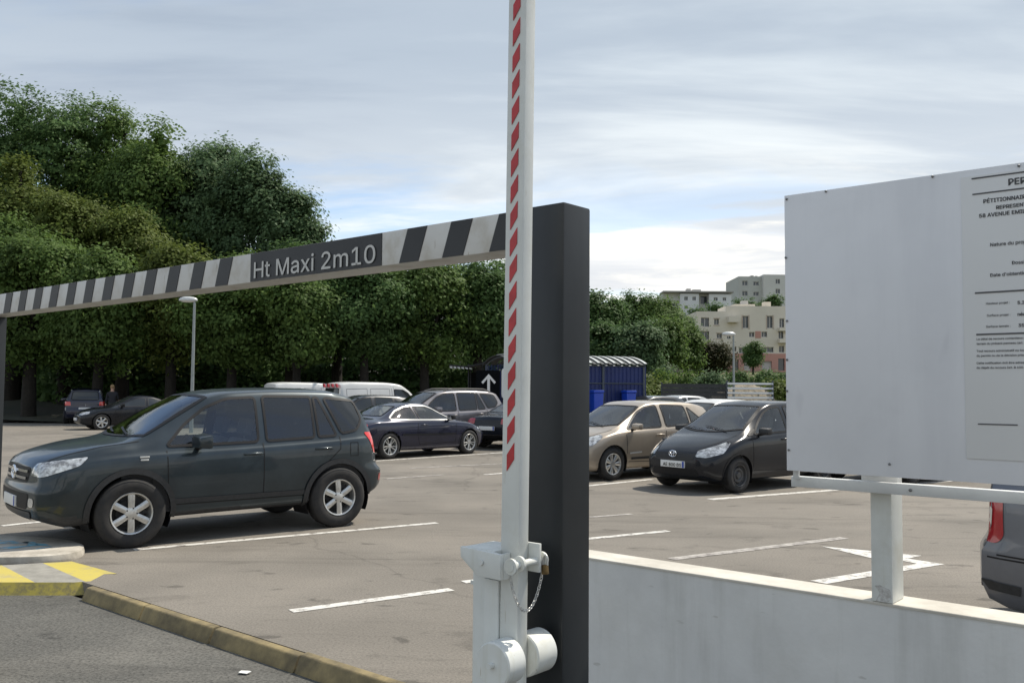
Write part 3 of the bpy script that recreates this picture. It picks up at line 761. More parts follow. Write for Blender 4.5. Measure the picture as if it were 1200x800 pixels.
COUPE = dict(HATCH, L=4.49, W=1.757, R=.316, rim=.218, track=.76, tyre_w=.21, axles=(1.45, -1.275), wheel_style='ten', rim_mat=M_ALLOY, gap=.04, lip=.03,
    top=[(-2.245, .84), (-2.18, .93), (-1.95, .965), (-1.5, .99), (-1.38, 1.02), (-.75, 1.29), (-.45, 1.355), (-.1, 1.37), (.2, 1.335), (.40, 1.25), (1.08, .94), (1.2, .91), (1.6, .87), (1.95, .80), (2.12, .73), (2.2, .67), (2.245, .60)],
    hr=[(-2.245, .58), (-1.9, .66), (-1.4, .66), (-.7, .56), (.2, .56), (1.0, .70), (1.25, .72), (1.8, .66), (2.245, .50)],
    crown=[(-2.245, .05), (-1.4, .05), (-.9, .06), (0, .05), (.6, .08), (1.1, .05), (1.6, .05), (2.245, .05)],
    hw=[(-2.245, .74), (-2.1, .82), (-1.6, .866), (0, .877), (1.6, .862), (2.0, .80), (2.15, .74), (2.245, .64)],
    belt=[(-2.245, .80), (-1.6, .90), (0, .90), (1.0, .86), (1.4, .82), (1.9, .72), (2.245, .54)],
    sill=[(-2.245, .40), (-2.0, .28), (-1.3, .20), (0, .18), (1.4, .18), (2.0, .18), (2.245, .28)],
    nose=[(.15, -.08), (.3, -.01), (.5, 0), (.62, -.02), (.75, -.09), (.9, -.14)], tail=[(.25, -.08), (.45, 0), (.62, 0), (.8, -.05), (1.0, -.09)],
    windows=[('f', rounded([(.86, .91), (-.28, .93), (-.36, 1.262), (.06, 1.245), (.30, 1.17)], .05)), ('r', rounded([(-.36, .93), (-1.16, .95), (-1.18, .98), (-.92, 1.13), (-.64, 1.225), (-.43, 1.258)], .05))],
    ws=ws_poly(1.09, .28, .64, .50, .18, .06), rw=None, rt=[(-a, b) for a, b in ws_poly(1.34, .82, .50, .42, .06, .04)],
    seams=[[(.96, .88), (.93, .34), (-.32, .32), (-.40, .60), (-.36, .90)]], hood_seams=[[(1.08, .66), (1.6, .62), (2.08, .50)]],
    side_trim=[([(.92, .55), (-.9, .57)], .045, M_BLACK), ([(.90, .905), (-.30, .925), (-1.17, .942), (-1.20, .98), (-.93, 1.145), (-.64, 1.242), (-.40, 1.278), (-.10, 1.276), (.08, 1.26), (.32, 1.185), (.86, .925)], .026, M_BRIGHT)], handles=[(-.18, .80)], mirror=(.70, .92), mirror_mat=M_BLACK, handle_mat=None,
    lamps=[('headlight', 1.0, [(2.16, .34, .60), (2.15, .36, .70), (1.92, .76, .72), (1.90, .78, .64), (2.08, .60, .58)], M_LAMP), ('turn_lamp', 1.0, [(1.88, .80, .64), (1.88, .80, .71), (1.78, .83, .71), (1.78, .83, .66)], M_CLEAR), ('taillight', -1.2, [(-2.10, .50, .86), (-2.0, .76, .86), (-1.92, .80, .84), (-1.95, .81, .70), (-2.16, .50, .70)], M_RED)],
    front_parts=[('grille', rounded([(-.22, .56), (.22, .56), (.24, .69), (-.24, .69)], .03), M_BLACK, .003)], emblem=[], plates=[('rear', .55, '')], cabin=(-1.2, 1.05))

SEDAN = dict(COUPE, wheel_style='six', side_trim=[([(.92, .55), (-.9, .57)], .045, M_BLACK)],
    windows=[('f', rounded([(.86, .91), (-.20, .93), (-.24, 1.262), (.06, 1.245), (.30, 1.17)], .05)), ('r', rounded([(-.31, .93), (-1.06, .95), (-.92, 1.12), (-.64, 1.225), (-.34, 1.26)], .05))],
    seams=[[(.96, .88), (.93, .34), (-.24, .32), (-.27, .90)], [(-.27, .32), (-.85, .34), (-1.0, .60), (-1.06, .90)]],
    lamps=COUPE['lamps'][:1] + [('taillight', -1.2, [(-2.10, .42, .87), (-2.0, .76, .87), (-1.92, .80, .85), (-1.95, .81, .72), (-2.16, .42, .72)], M_RED)],
    plates=[('rear', .60, ''), ('front', .42, '')], emblem=[], handles=[(-.10, .80), (-.98, .82)])

MPV = dict(SUV, L=4.25, wheel_style='petal', R=.32, rim=.20, axles=(1.33, -1.30), gap=.05, lip=.04, lip_off=.006, clad=0.0,
    top=[(-2.125, 1.55), (-2.0, 1.58), (-1.4, 1.63), (-.5, 1.65), (.1, 1.61), (.35, 1.53), (.55, 1.42), (1.25, 1.03), (1.36, .99), (1.6, .94), (1.85, .87), (2.0, .80), (2.08, .73), (2.125, .64)],
    hr=[(-2.125, .58), (-1.5, .62), (.3, .62), (1.2, .74), (1.4, .74), (1.75, .66), (2.0, .58), (2.125, .48)],
    hw=[(-2.125, .78), (-2.0, .84), (-1.6, .90), (0, .91), (1.5, .90), (1.85, .85), (2.03, .77), (2.125, .66)],
    belt=[(-2.125, 1.06), (0, .98), (1.1, .94), (1.5, .88), (1.85, .78), (2.125, .56)],
    sill=[(-2.125, .30), (-1.95, .25), (-1.4, .24), (0, .22), (1.4, .22), (1.9, .20), (2.125, .28)],
    crown=[(-2.125, .05), (.2, .055), (.7, .085), (1.25, .05), (1.6, .045), (2.125, .05)],
    nose=[(.2, -.08), (.38, 0), (.6, -.01), (.8, -.06), (1.0, -.14)], tail=[(.3, -.05), (.45, 0), (.62, 0), (.72, -.05), (1.0, -.07), (1.58, -.30)],
    windows=[('f', rounded([(.95, 1.0), (-.12, 1.03), (-.14, 1.53), (.2, 1.50), (.42, 1.41)], .05)), ('r', rounded([(-.24, 1.035), (-1.0, 1.06), (-1.0, 1.53), (-.25, 1.54)], .04), True), ('b', rounded([(-1.10, 1.07), (-1.66, 1.11), (-1.60, 1.47), (-1.10, 1.52)], .05), True)],
    ws=ws_poly(1.27, .45, .68, .57, .2, .06), rw=rounded([(-.58, 1.10), (.58, 1.10), (.52, 1.48), (-.52, 1.48)], .08),
    seams=[[(1.02, .96), (1.0, .36), (-.16, .34), (-.18, 1.0)], [(-.18, .34), (-.85, .36), (-.98, .60), (-1.05, 1.04)], [(-1.96, .62), (-1.50, .60)]], hood_seams=[],
    side_trim=[([(.9, .44), (-.86, .45)], .05, M_PLASTIC)], handles=[(-.02, .90), (-.92, .93)], mirror=(.80, 1.0),
    lamps=[('headlight', 1.1, [(2.0, .46, .66), (1.98, .48, .78), (1.60, .83, .86), (1.62, .84, .78), (1.9, .66, .64)], M_LAMP), ('taillight', -1.2, [(-2.0, .72, 1.02), (-1.955, .85, 1.02), (-1.965, .88, .74), (-2.01, .86, .69), (-2.06, .76, .70)], M_RED)],
    front_parts=[('grille', rounded([(-.36, .60), (.36, .60), (.40, .72), (-.40, .72)], .03), M_BLACK, .004)], front_bars=[], rear_parts=[], emblem=[('rear', .86, .07)], emblem_shape='diamond', plates=[('rear', .70, '')], rails=None, cabin=(-1.7, 1.25))

VAN = dict(MPV, L=4.6, H=1.95, axles=(1.45, -1.35),
    top=[(-2.3, 1.88), (-2.22, 1.93), (-1.4, 1.97), (-.2, 1.96), (.4, 1.90), (.75, 1.72), (1.35, 1.18), (1.46, 1.12), (1.8, 1.03), (2.1, .92), (2.24, .80), (2.3, .68)],
    hr=[(-2.3, .66), (-1.5, .72), (.5, .70), (1.3, .76), (1.6, .76), (2.0, .66), (2.3, .50)],
    hw=[(-2.3, .82), (-2.2, .88), (-1.6, .92), (0, .925), (1.6, .91), (2.0, .86), (2.2, .78), (2.3, .66)],
    belt=[(-2.3, 1.15), (0, 1.10), (1.2, 1.05), (1.6, .96), (2.0, .82), (2.3, .58)], sill=[(-2.3, .40), (-2.1, .30), (0, .25), (2.0, .24), (2.3, .30)],
    crown=[(-2.3, .05), (.3, .06), (.9, .09), (1.4, .05), (2.3, .05)], tail=[(.3, -.05), (.45, 0), (.6, 0), (.7, -.04), (1.2, -.05), (1.9, -.12)],
    windows=[('f', rounded([(1.05, 1.12), (.10, 1.15), (.08, 1.68), (.5, 1.66), (.72, 1.54)], .05))], ws=ws_poly(1.36, .68, .70, .62, .2, .06), rw=rounded([(-.60, 1.2), (.60, 1.2), (.56, 1.7), (-.56, 1.7)], .06),
    seams=[[(1.1, 1.05), (1.08, .40), (-.0, .38), (-.02, 1.72)], [(-.12, 1.20), (-.12, 1.70), (-.95, 1.70), (-.95, 1.20), (-.12, 1.20)], [(-1.10, 1.20), (-1.10, 1.70), (-1.95, 1.68), (-1.95, 1.20), (-1.10, 1.20)]],
    lamps=[('headlight', 1.2, [(2.18, .5, .74), (2.16, .52, .88), (1.8, .84, .98), (1.78, .86, .82)], M_LAMP), ('taillight', -1.4, [(-2.22, .80, 1.25), (-2.15, .88, 1.25), (-2.15, .88, .75), (-2.22, .82, .75)], M_RED)],
    handles=[(.1, 1.0)], mirror=(.92, 1.12), emblem=[], plates=[('rear', .62, '')], front_parts=[], cabin=(-.4, 1.3))

def remap(sp, f):
    """the same car with its lengthwise stations moved by f"""
    h = sp['L'] / 2; mid = (f(h) + f(-h)) / 2; g = lambda x: f(x) - mid
    o = dict(sp, L=f(h) - f(-h), axles=tuple(g(a) for a in sp['axles']))
    for k in ('top', 'hr', 'hw', 'belt', 'sill', 'crown'): o[k] = [(g(a), b) for a, b in sp[k]]
    o['windows'] = [(w[0], [(g(a), b) for a, b in w[1]]) + tuple(w[2:]) for w in sp['windows']]
    for k in ('ws', 'rt'):
        if sp.get(k): o[k] = [(g(a), b) for a, b in sp[k]]
    for k in ('seams', 'hood_seams'): o[k] = [[(g(a), b) for a, b in ln] for ln in sp.get(k, [])]
    o['side_trim'] = [([(g(a), b) for a, b in ln], w, m) for ln, w, m in sp.get('side_trim', [])]
    o['handles'] = [(g(a), b) for a, b in sp.get('handles', [])]; o['mirror'] = (g(sp['mirror'][0]), sp['mirror'][1])
    o['lamps'] = [(n, g(xc), [(g(a), b, c) for a, b, c in pts], m) for n, xc, pts, m in sp.get('lamps', [])]
    o['cabin'] = tuple(g(a) for a in sp['cabin'])
    if sp.get('rails'): o['rails'] = tuple(g(a) for a in sp['rails'])
    return o
# ------------------------------------------------------------------ ground materials
def asphalt(name, base, warm, scale_big, stain, coarse, grit=1.0):
    m = bpy.data.materials.new(name); m.use_nodes = True; t = m.node_tree; b = t.nodes['Principled BSDF']
    tcn = t.nodes.new('ShaderNodeTexCoord')
    def nz(sc, det, rough=.6, dist=0.0, scl=(1, 1, 1), rot=0):
        mp = t.nodes.new('ShaderNodeMapping'); mp.inputs['Scale'].default_value = scl; mp.inputs['Rotation'].default_value = (0, 0, rot)
        t.links.new(tcn.outputs['Object'], mp.inputs[0])
        n = t.nodes.new('ShaderNodeTexNoise'); n.inputs['Scale'].default_value = sc; n.inputs['Detail'].default_value = det; n.inputs['Roughness'].default_value = rough
        n.inputs['Distortion'].default_value = dist; t.links.new(mp.outputs[0], n.inputs['Vector']); return n.outputs['Fac']
    def rp(f, stops):
        r = t.nodes.new('ShaderNodeValToRGB'); e = r.color_ramp.elements
        while len(e) < len(stops): e.new(.5)
        for i, (p, c) in enumerate(stops): e[i].position = p; e[i].color = (*c, 1)
        t.links.new(f, r.inputs[0]); return r.outputs[0]
    def mul(a, c):
        n = t.nodes.new('ShaderNodeMix'); n.data_type = 'RGBA'; n.blend_type = 'MULTIPLY'; n.inputs['Factor'].default_value = 1
        t.links.new(a, n.inputs[6]); t.links.new(c, n.inputs[7]); return n.outputs[2]
    g = lambda v: (v, v, v)
    c = rp(nz(scale_big, 5, .6), [(.3, tuple(x * .84 for x in base)), (.5, base), (.72, warm)])
    c = mul(c, rp(nz(coarse, 2, .8), [(.25, g(1 - .38 * grit)), (.5, g(1.0)), (.8, g(1 + .28 * grit))]))
    c = mul(c, rp(nz(1.1, 6, .62, .6, (1, 2.2, 1), .6), [(.28, g(stain)), (.42, g(1.0)), (1, g(1.0))]))        # oil and tyre stains
    c = mul(c, rp(nz(2.3, 3, .5, .3, (1, 1.6, 1), .4), [(.65, g(1)), (.70, g(.62)), (1, g(.5))]))                  # scattered small dark spots
    c = mul(c, rp(nz(.23, 3, .5, 1.5), [(.3, g(.86)), (.6, g(1.05))]))
    c = mul(c, rp(nz(.55, 7, .7, .4, (.35, 2.6, 1), -.62), [(.36, g(.80)), (.47, g(1.0)), (1, g(1.0))]))        # tyre tracks along the lane
    vo = t.nodes.new('ShaderNodeTexVoronoi'); vo.feature = 'DISTANCE_TO_EDGE'; vo.inputs['Scale'].default_value = .11
    wv = t.nodes.new('ShaderNodeMapping'); mixv = t.nodes.new('ShaderNodeVectorMath'); mixv.operation = 'ADD'
    nn = t.nodes.new('ShaderNodeTexNoise'); nn.inputs['Scale'].default_value = .8; nn.inputs['Detail'].default_value = 5
    t.links.new(tcn.outputs['Object'], nn.inputs['Vector']); t.links.new(tcn.outputs['Object'], mixv.inputs[0]); t.links.new(nn.outputs['Color'], mixv.inputs[1])
    t.links.new(mixv.outputs[0], vo.inputs['Vector'])
    c = mul(c, rp(vo.outputs['Distance'], [(0.0, g(.80)), (.0015, g(.9)), (.003, g(1))]))                       # fine cracks
    t.links.new(c, b.inputs['Base Color']); b.inputs['Roughness'].default_value = .88; b.inputs['Specular IOR Level'].default_value = .3
    bu = t.nodes.new('ShaderNodeBump'); bu.inputs['Strength'].default_value = .5; bu.inputs['Distance'].default_value = .006
    t.links.new(nz(coarse * .8, 3, .7), bu.inputs['Height']); t.links.new(bu.outputs[0], b.inputs['Normal'])
    return m
M_LOT = asphalt('parking_asphalt', (.190, .172, .146), (.226, .202, .170), .35, .60, 55)
M_ROAD = asphalt('road_asphalt', (.104, .101, .090), (.146, .139, .122), .6, .72, 48, 1.7)
def worn_paint(name, col, lo=.40, hi=.47, sc=9.0, under=(.19, .17, .15)):
    m = mat(name, col, .6); t = m.node_tree; b = t.nodes['Principled BSDF']
    tcn = t.nodes.new('ShaderNodeTexCoord'); n = t.nodes.new('ShaderNodeTexNoise'); n.inputs['Scale'].default_value = sc; n.inputs['Detail'].default_value = 7; n.inputs['Roughness'].default_value = .75
    t.links.new(tcn.outputs['Object'], n.inputs['Vector'])
    r = t.nodes.new('ShaderNodeValToRGB'); e = r.color_ramp.elements; e[0].position = lo; e[0].color = (*under, 1); e[1].position = hi; e[1].color = (*col, 1)
    t.links.new(n.outputs['Fac'], r.inputs[0]); t.links.new(r.outputs[0], b.inputs['Base Color']); return m
M_LINE = worn_paint('road_paint', (.62, .60, .55), .38, .50)
M_LINEW = worn_paint('worn_road_paint', (.42, .39, .35), .42, .58)
M_YELLOW = worn_paint('kerb_yellow', (.50, .41, .09), .32, .50, 5, (.38, .33, .17))
M_YELLOWD = worn_paint('kerb_yellow_dirty', (.42, .34, .06), .40, .56, 6, (.20, .17, .08))
M_GREYBAND = mat('kerb_grey', (.31, .295, .255), .85, noise=(6, .3, None, 6), bump=(60, .3, .004))
M_CONC = mat('concrete', (.52, .48, .41), .9, noise=(4, .35, (.30, .27, .22), 7), bump=(40, .4, .006))
M_KERB = mat('kerb_stone', (.30, .235, .115), .92, noise=(3.2, .4, (.12, .098, .058), 7), bump=(30, .5, .008))
M_BLUEPAINT = worn_paint('blue_spray_paint', (.16, .38, .48), .42, .52, 7, (.44, .41, .36))
M_GRASS = mat('grass_ground', (.075, .095, .03), .95, noise=(.5, .5, (.12, .10, .05), 6), bump=(3, .6, .1))
M_SOIL = mat('wood_floor', (.035, .032, .02), .95, noise=(.7, .5, (.02, .025, .01), 6))

def struct(o, parent=None):
    if parent is None: o['kind'] = 'structure'
    return o
# base sheet to the horizon
struct(MB().add([(-2500, -2500, -.35), (2500, -2500, -.35), (2500, 2500, -.35), (-2500, 2500, -.35)], [(0, 1, 2, 3)]).build('ground', M_GRASS))
KN = 3.62                                  # parking-lot edge in the entrance frame
p = [ent(-46, KN, 0), ent(60, KN, 0), Vector((75, 52, 0)), Vector((-48, 52, 0))]
lot = struct(MB().prism([(q.x, q.y) for q in p], -.3, 0.0, lambda u, v, w: (u, v, w)).build('parking_lot', M_LOT))
p = [ent(-46, 3.53, 0), ent(60, 3.53, 0), ent(60, -40, 0), ent(-46, -40, 0)]
struct(MB().prism([(q.x, q.y) for q in p], -.3, -.10, lambda u, v, w: (u, v, w)).build('road', M_ROAD))
# painted lines, laid 4 mm over the asphalt
def line(a, b, w=.10, m=M_LINE, nm='parking_line'):
    A = gnd(*a); B = gnd(*b); d = (B - A).normalized(); s_ = Vector((-d.y, d.x, 0)) * (w / 2)
    o = MB().add([A - s_, B - s_, B + s_, A + s_], [(0, 1, 2, 3)]).build(nm, m, lot); o.location.z = .004; return o
for a, b, w, m in (((157, 644), (512, 612.5), .11, M_LINE), ((341, 716), (529, 690.5), .11, M_LINE), ((543, 682), (640, 671), .11, M_LINE), ((660, 634), (783, 622), .11, M_LINE),
                   ((786, 655), (990, 630), .13, M_LINEW), ((832, 585), (985, 573.5), .17, M_LINE), ((1058, 567.5), (1135, 562), .13, M_LINE), ((480, 548.5), (590, 543), .12, M_LINEW),
                   ((440, 540), (592, 530), .13, M_LINE), ((568, 556), (600, 553.5), .12, M_LINE), ((452, 561), (520, 556), .12, M_LINEW), ((2, 616), (50, 611), .11, M_LINE),
                   ((640, 574), (764, 561.5), .14, M_LINE), ((20, 492), (60, 488), .12, M_LINEW), ((690, 606), (740, 602), .1, M_LINEW)):
    line(a, b, w, m)
def flat(pts, name, m, z=.004, parent=lot):
    o = MB().add([gnd(*q) for q in pts], [tuple(range(len(pts)))]).build(name, m, parent); o.location.z = z; return o
flat([(1107, 661), (1064, 654.5), (1080, 651), (963, 640), (1032, 656.5), (1050, 655.5), (1075, 660.5), (949, 680.5), (969, 684)], 'direction_arrow', M_LINE)

# kerb stones between the road and the lot
kerb = struct(MB().prism([(-46, 3.52), (-1.2, 3.52), (-1.2, 3.60), (-46, 3.60)], -.28, -.13, lambda t_, n_, w: ent(t_, n_, w)).build('kerb', M_CONC))
t0 = gnd(88, 690).dot(U); t1 = -0.9; k = 0
tt = t0
random.seed(4)
while tt < t1:
    ln = .98
    prof = [(3.505, -.24), (3.505, -.096), (3.512, -.078), (3.541, -.010), (3.552, .004), (3.600, .010), (3.610, .0), (3.610, -.24)]
    dz = random.uniform(-.006, .006); dn = random.uniform(-.008, .008)
    MB().prism(prof, tt + .008, min(tt + ln, t1 + .6) - .008, lambda n_, z_, t_: ent(t_, n_ + dn, z_ + dz)).build('kerb_stone', M_KERB, kerb, bevel=.008)
    tt += ln
# traffic island: painted ramp of kerb slabs and a flat concrete pad
isl = struct(MB().prism([(-9.5, 7.95), (-4.4, 7.95), (-4.4, 8.6), (-9.5, 8.6)], -.28, -.105, lambda u, v, w: (u, v, w)).build('traffic_island', M_CONC))
back_z = .028
def top_pt(x, y): return gnd(x, y, .0)
Fb = [gnd(x, y, -.102) for x, y in ((-260, 697.5), (-100, 697.5), (38, 697.5), (84, 697.5), (104, 696), (120, 687))] + [gnd(137, 672, -.02)]
Ft = [q + Vector((-.01, .05, .102)) for q in Fb[:-1]] + [gnd(137, 671.8, .004)]
fm = MB(); nF = len(Fb)
fm.add(Fb + Ft, [(i, i + 1, nF + i + 1, nF + i) for i in range(nF - 1)]); fm.build('kerb_face', M_YELLOWD, isl, smooth=60)
def band(front, back, m):
    MB().add(front + back[::-1], [tuple(range(len(front) + len(back)))]).build('painted_band', m, isl)
bk = lambda x: gnd(x, 662 - .055 * max(0, x), back_z)
band([Ft[0], Ft[0].lerp(Ft[1], .6)], [bk(-300), bk(-200)], M_YELLOW)
band([Ft[0].lerp(Ft[1], .6), Ft[1].lerp(Ft[2], .3)], [bk(-200), bk(-85)], M_GREYBAND)
band([Ft[1].lerp(Ft[2], .3), Ft[2]], [bk(-85), bk(2)], M_YELLOW)
mid_ = Ft[3].lerp(Ft[4], .7)
band([Ft[2], Ft[3], mid_], [bk(2), bk(50)], M_GREYBAND)
band([mid_, Ft[4], Ft[5], Ft[6]], [bk(50), bk(84)], M_YELLOW)
pad_pts = [(-9.5, 8.66), (-4.75, 8.66), (-4.45, 8.72), (-4.28, 8.86), (-4.24, 9.05), (-4.36, 9.4), (-4.75, 9.75), (-5.5, 9.95), (-9.5, 9.95)]
pad = MB().prism(rounded(pad_pts, .25), -.05, .078, lambda u, v, w: (u, v, w)).build('concrete_pad', M_CONC, isl, bevel=.05)
for pts_, w_ in (([(-6.6, 9.62), (-5.6, 9.60), (-4.95, 9.42), (-4.62, 9.20), (-4.70, 9.02)], .07), ([(-5.35, 9.36), (-5.0, 9.42), (-4.82, 9.25), (-5.0, 9.10), (-5.3, 9.16), (-5.38, 9.30)], .11), ([(-7.2, 9.30), (-6.2, 9.22), (-5.6, 9.26)], .05)):
    dp = [Vector((a, b, .081)) for a, b in densify(pts_, .06, False)]; mk = MB(); n_ = len(dp); L1 = []; L2 = []
    for i in range(n_):
        d_ = (dp[min(i + 1, n_ - 1)] - dp[max(i - 1, 0)]).normalized(); s_ = Vector((-d_.y, d_.x, 0)) * (w_ * (.35 + .25 * math.sin(i * 1.7) + .15 * math.sin(i * .7)))
        L1.append(dp[i] + s_); L2.append(dp[i] - s_)
    mk.add(L1 + L2, [(i, i + 1, n_ + i + 1, n_ + i) for i in range(n_ - 1)]); mk.build('blue_paint_mark', M_BLUEPAINT, isl)
q_ = gnd(287, 789, -.10)
lit = MB().prism([(-.035, -.02), (.02, -.03), (.04, .0), (.015, .028), (-.03, .02)], .003, .007, lambda u, v, w: (q_.x + u, q_.y + v, -.10 + w + .01 * abs(u) / .04)).build('litter', mat('paper_white', (.75, .74, .70), .7))
tag(lit, 'small white scrap of paper lying on the road near the kerb', 'litter')
# ------------------------------------------------------------------ terrain behind
zr_ = pchip([(38, -.2), (50, -.06), (58, .9), (70, 1.6), (100, 3.3), (130, 4.6), (180, 10), (230, 19), (330, 26)])
zl_ = pchip([(38, -.06), (44, .25), (52, 1.3), (62, 3.2), (80, 6), (330, 12)])
def hz(x, y):
    w = smooth01((x + 6) / 14); return zl_(y) * (1 - w) + zr_(y) * w
xs_ = np.arange(-160, 221, 4.0); ys_ = np.concatenate([np.arange(42, 80, 2.0), np.arange(80, 331, 6.0)])
vs = [(x, y, hz(x, y) + .12 * math.sin(x * .9) * math.sin(y * .7)) for y in ys_ for x in xs_]; nx_ = len(xs_)
fs = [(j * nx_ + i, j * nx_ + i + 1, (j + 1) * nx_ + i + 1, (j + 1) * nx_ + i) for j in range(len(ys_) - 1) for i in range(nx_ - 1)]
mi = [1 if (vs[f[0]][0] < 1) else 0 for f in fs]
hb = MB(); hb.v = vs; hb.f = fs; hb.m = mi
struct(hb.build('hillside', [M_GRASS, M_SOIL], smooth=60))

# ------------------------------------------------------------------ entrance: height barrier
M_DARKPOST = mat('dark_grey_steel', (.015, .017, .019), .42, .1, noise=(2.2, .3, (.021, .024, .026), 6), bump=(25, .12, .002))
M_WHITE = mat('white_enamel', (.72, .735, .70), .42, noise=(3.0, .14, None, 7), bump=(18, .06, .002))
M_BEAMW = mat('beam_white', (.66, .65, .62), .5, noise=(4.0, .2, (.56, .54, .50), 7))
M_STRIPE = mat('black_stripe', (.026, .027, .029), .5, noise=(5, .3, None, 4))
M_REDTAPE = mat('red_reflective', (.52, .035, .04), .4, noise=(20, .2, None, 2))
M_LETTER = mat('letter_grey', (.56, .55, .52), .5)
NB = 2.12
weather(M_DARKPOST, 14, .7, .30, (.80, .80, .80), ((60, 60, 3), .24, (1.9, 1.9, 1.9)), (3.0, .30, (1.25, 1.22, 1.15)))
weather(M_WHITE, 30, 1.2, .33, (.93, .92, .88), ((70, 70, 6), .25, (.72, .66, .58)), (5.0, .28, (.90, .88, .83)))
weather(M_BEAMW, 8, 8, .34, (.90, .88, .84), ((40, 40, 9), .27, (.70, .66, .60)))
hbar = thing('height_barrier', 'dark grey posts carrying a black and white striped height-limit beam', 'height barrier', ent(-1.7, NB, -.1))
HM = hbar.matrix_basis.copy()
def rel(o, root):      # keep world coordinates under a placed root
    if o.parent is root: o.matrix_parent_inverse = Matrix.LocRotScale(root.location, root.rotation_euler, None).inverted()
    return o
tr_, zt_ = atn(661, 236, NB); tR = tr_; zT = zt_
tl_, _ = atn(8.5, 372, NB + .135); tl0, zb0 = atn(0, 366, NB); tb1, zb1 = atn(590, 297, NB); zB = (zb0 + zb1) / 2
print('beam', tR, zT, tl_, zb0, zb1)
rel(MB().prism([(tR - .145, NB), (tR, NB), (tR, NB + .135), (tR - .145, NB + .135)], -.12, zT, lambda u, v, w: ent(u, v, w)).build('post', M_DARKPOST, hbar, bevel=.008), hbar)
rel(MB().prism([(tl_ - .14, NB), (tl_, NB), (tl_, NB + .135), (tl_ - .14, NB + .135)], -.12, zB - .003, lambda u, v, w: ent(u, v, w)).build('post', M_DARKPOST, hbar, bevel=.008), hbar)
zTb = zT - .004
beam = rel(MB().prism([(tl_ - .26, NB + .003), (tR - .147, NB + .003), (tR - .147, NB + .132), (tl_ - .26, NB + .132)], zB, zTb, lambda u, v, w: ent(u, v, w)).build('beam', M_BEAMW, hbar, bevel=.004), hbar)
def bpart(pts, name, m, off=.001, parent=beam):
    o = MB().prism(pts, NB + .003 - off - .002, NB + .003 - off + .002, lambda u, v, w: ent(u, w, v)).build(name, m, parent); return rel(o, hbar)
bh = zTb - zB; sl = .042
ta, _ = atn(293.5, 316, NB); tb, _ = atn(447, 296, NB)
bpart([(ta, zB + .002), (tb, zB + .002), (tb, zTb - .002), (ta, zTb - .002)], 'text_panel', M_STRIPE)
HT = 'Ht Maxi 2m10'
for i_, c_ in enumerate(HT):
    if c_ != ' ': text_obj('letter', c_, lambda u, v, l_: ent(u, NB - .003 - l_, v), M_LETTER, beam, width=(tb - ta) * .925, height=bh * .76, x0=ta + (tb - ta) * .038, z0=zB + bh * .125, bold=.010, sub=(HT, i_))
pitch = .2105; bw = .095
s0_, _ = atn(467.5, 309, NB)
for k in range(4):
    x = s0_ + k * pitch
    if x + bw + sl > tR - .15: break
    bpart([(x, zB + .002), (x + bw, zB + .002), (x + bw + sl, zTb - .002), (x + sl, zTb - .002)], 'stripe', M_STRIPE)
s1_, _ = atn(266, 336, NB)
x = s1_ - bw
while x > tl_ - .24:
    bpart([(x, zB + .002), (x + bw, zB + .002), (x + bw + sl * .9, zTb - .002), (x + sl * .9, zTb - .002)], 'stripe', M_STRIPE); x -= pitch

# ------------------------------------------------------------------ raised lift barrier in front of the post
NA = 1.95
te, ze = atn(609, 540, NA)
lift = thing('lift_barrier', 'white raised lift barrier arm with red dashes, counterweights and chained pin', 'barrier', ent(te - .08, NA + .03, -.1))
def E(u, v, w): return ent(u, v, w)
lean = math.tan(R(.55))
def A(u, v, w): return ent(te + u + (w - ze) * lean, NA + v, w)         # the arm leans a little
def L_(mb, name, m, parent=lift, **k): return rel(mb.build(name, m, parent, **k), lift)
zc = atn(600, 772, NA)[1]; zbt = atn(560, 640, NA)[1]
print('lift', te, ze, zc, zbt)
arm = L_(MB().prism([(-.066, 0), (0, 0), (0, .044), (-.066, .044)], zc - .10, 4.35, A), 'arm', M_WHITE, bevel=.004)
zz = atn(600, 552, NA)[1]; pz = .0762; k = 0
while zz < 4.2:
    q = [(-.046, zz), (-.020, zz + .034), (-.020, zz + .034 + .046), (-.046, zz + .046)]
    L_(MB().prism(q, -.0025, -.0005, lambda u, w, v: A(u, v, w)), 'red_dash', M_REDTAPE, arm); zz += pz
# fixed support box, bracket, pin
tL, _ = atn(551, 700, NA)
L_(MB().prism([(tL, NA + .01), (te - .072, NA + .01), (te - .072, NA + .10), (tL, NA + .10)], -.12, zbt - .03, E), 'support_post', M_WHITE, bevel=.005)
L_(MB().prism([(tL + .058, NA - .006), (te - .072, NA - .006), (te - .072, NA + .0085), (tL + .058, NA + .0085)], -.12, zbt - .085, E), 'cover_plate', M_WHITE, bevel=.003)
bz1 = atn(575, 641, NA)[1]; bz0 = atn(575, 673, NA)[1]
tp = atn(594, 660, NA)[0]
br = L_(MB().prism([(tL, bz1), (te - .03, bz1 - .006), (te - .03, bz0), (tL + .065, bz0 + .003), (tL + .002, bz1 - .03)], NA - .045, NA - .030, lambda u, w, v: ent(u, v, w)), 'bracket', M_WHITE, bevel=.003)
L_(MB().prism([(tL, NA - .03), (te - .066, NA - .03), (te - .066, NA + .10), (tL, NA + .10)], bz1 - .014, bz1 - .002, E), 'bracket_top', M_WHITE, br, bevel=.002)
L_(MB().prism([(te - .038, NA - .03), (te - .03, NA - .03), (te - .03, NA - .002), (te - .038, NA - .002)], bz0, bz1 - .006, E), 'bracket_side', M_WHITE, br)
L_(MB().tube(ent(tL + .085, NA - .046, bz0 + .042), ent(tL + .085, NA - .051, bz0 + .042), .008, seg=14), 'bolt', M_WHITE, br, smooth=40)
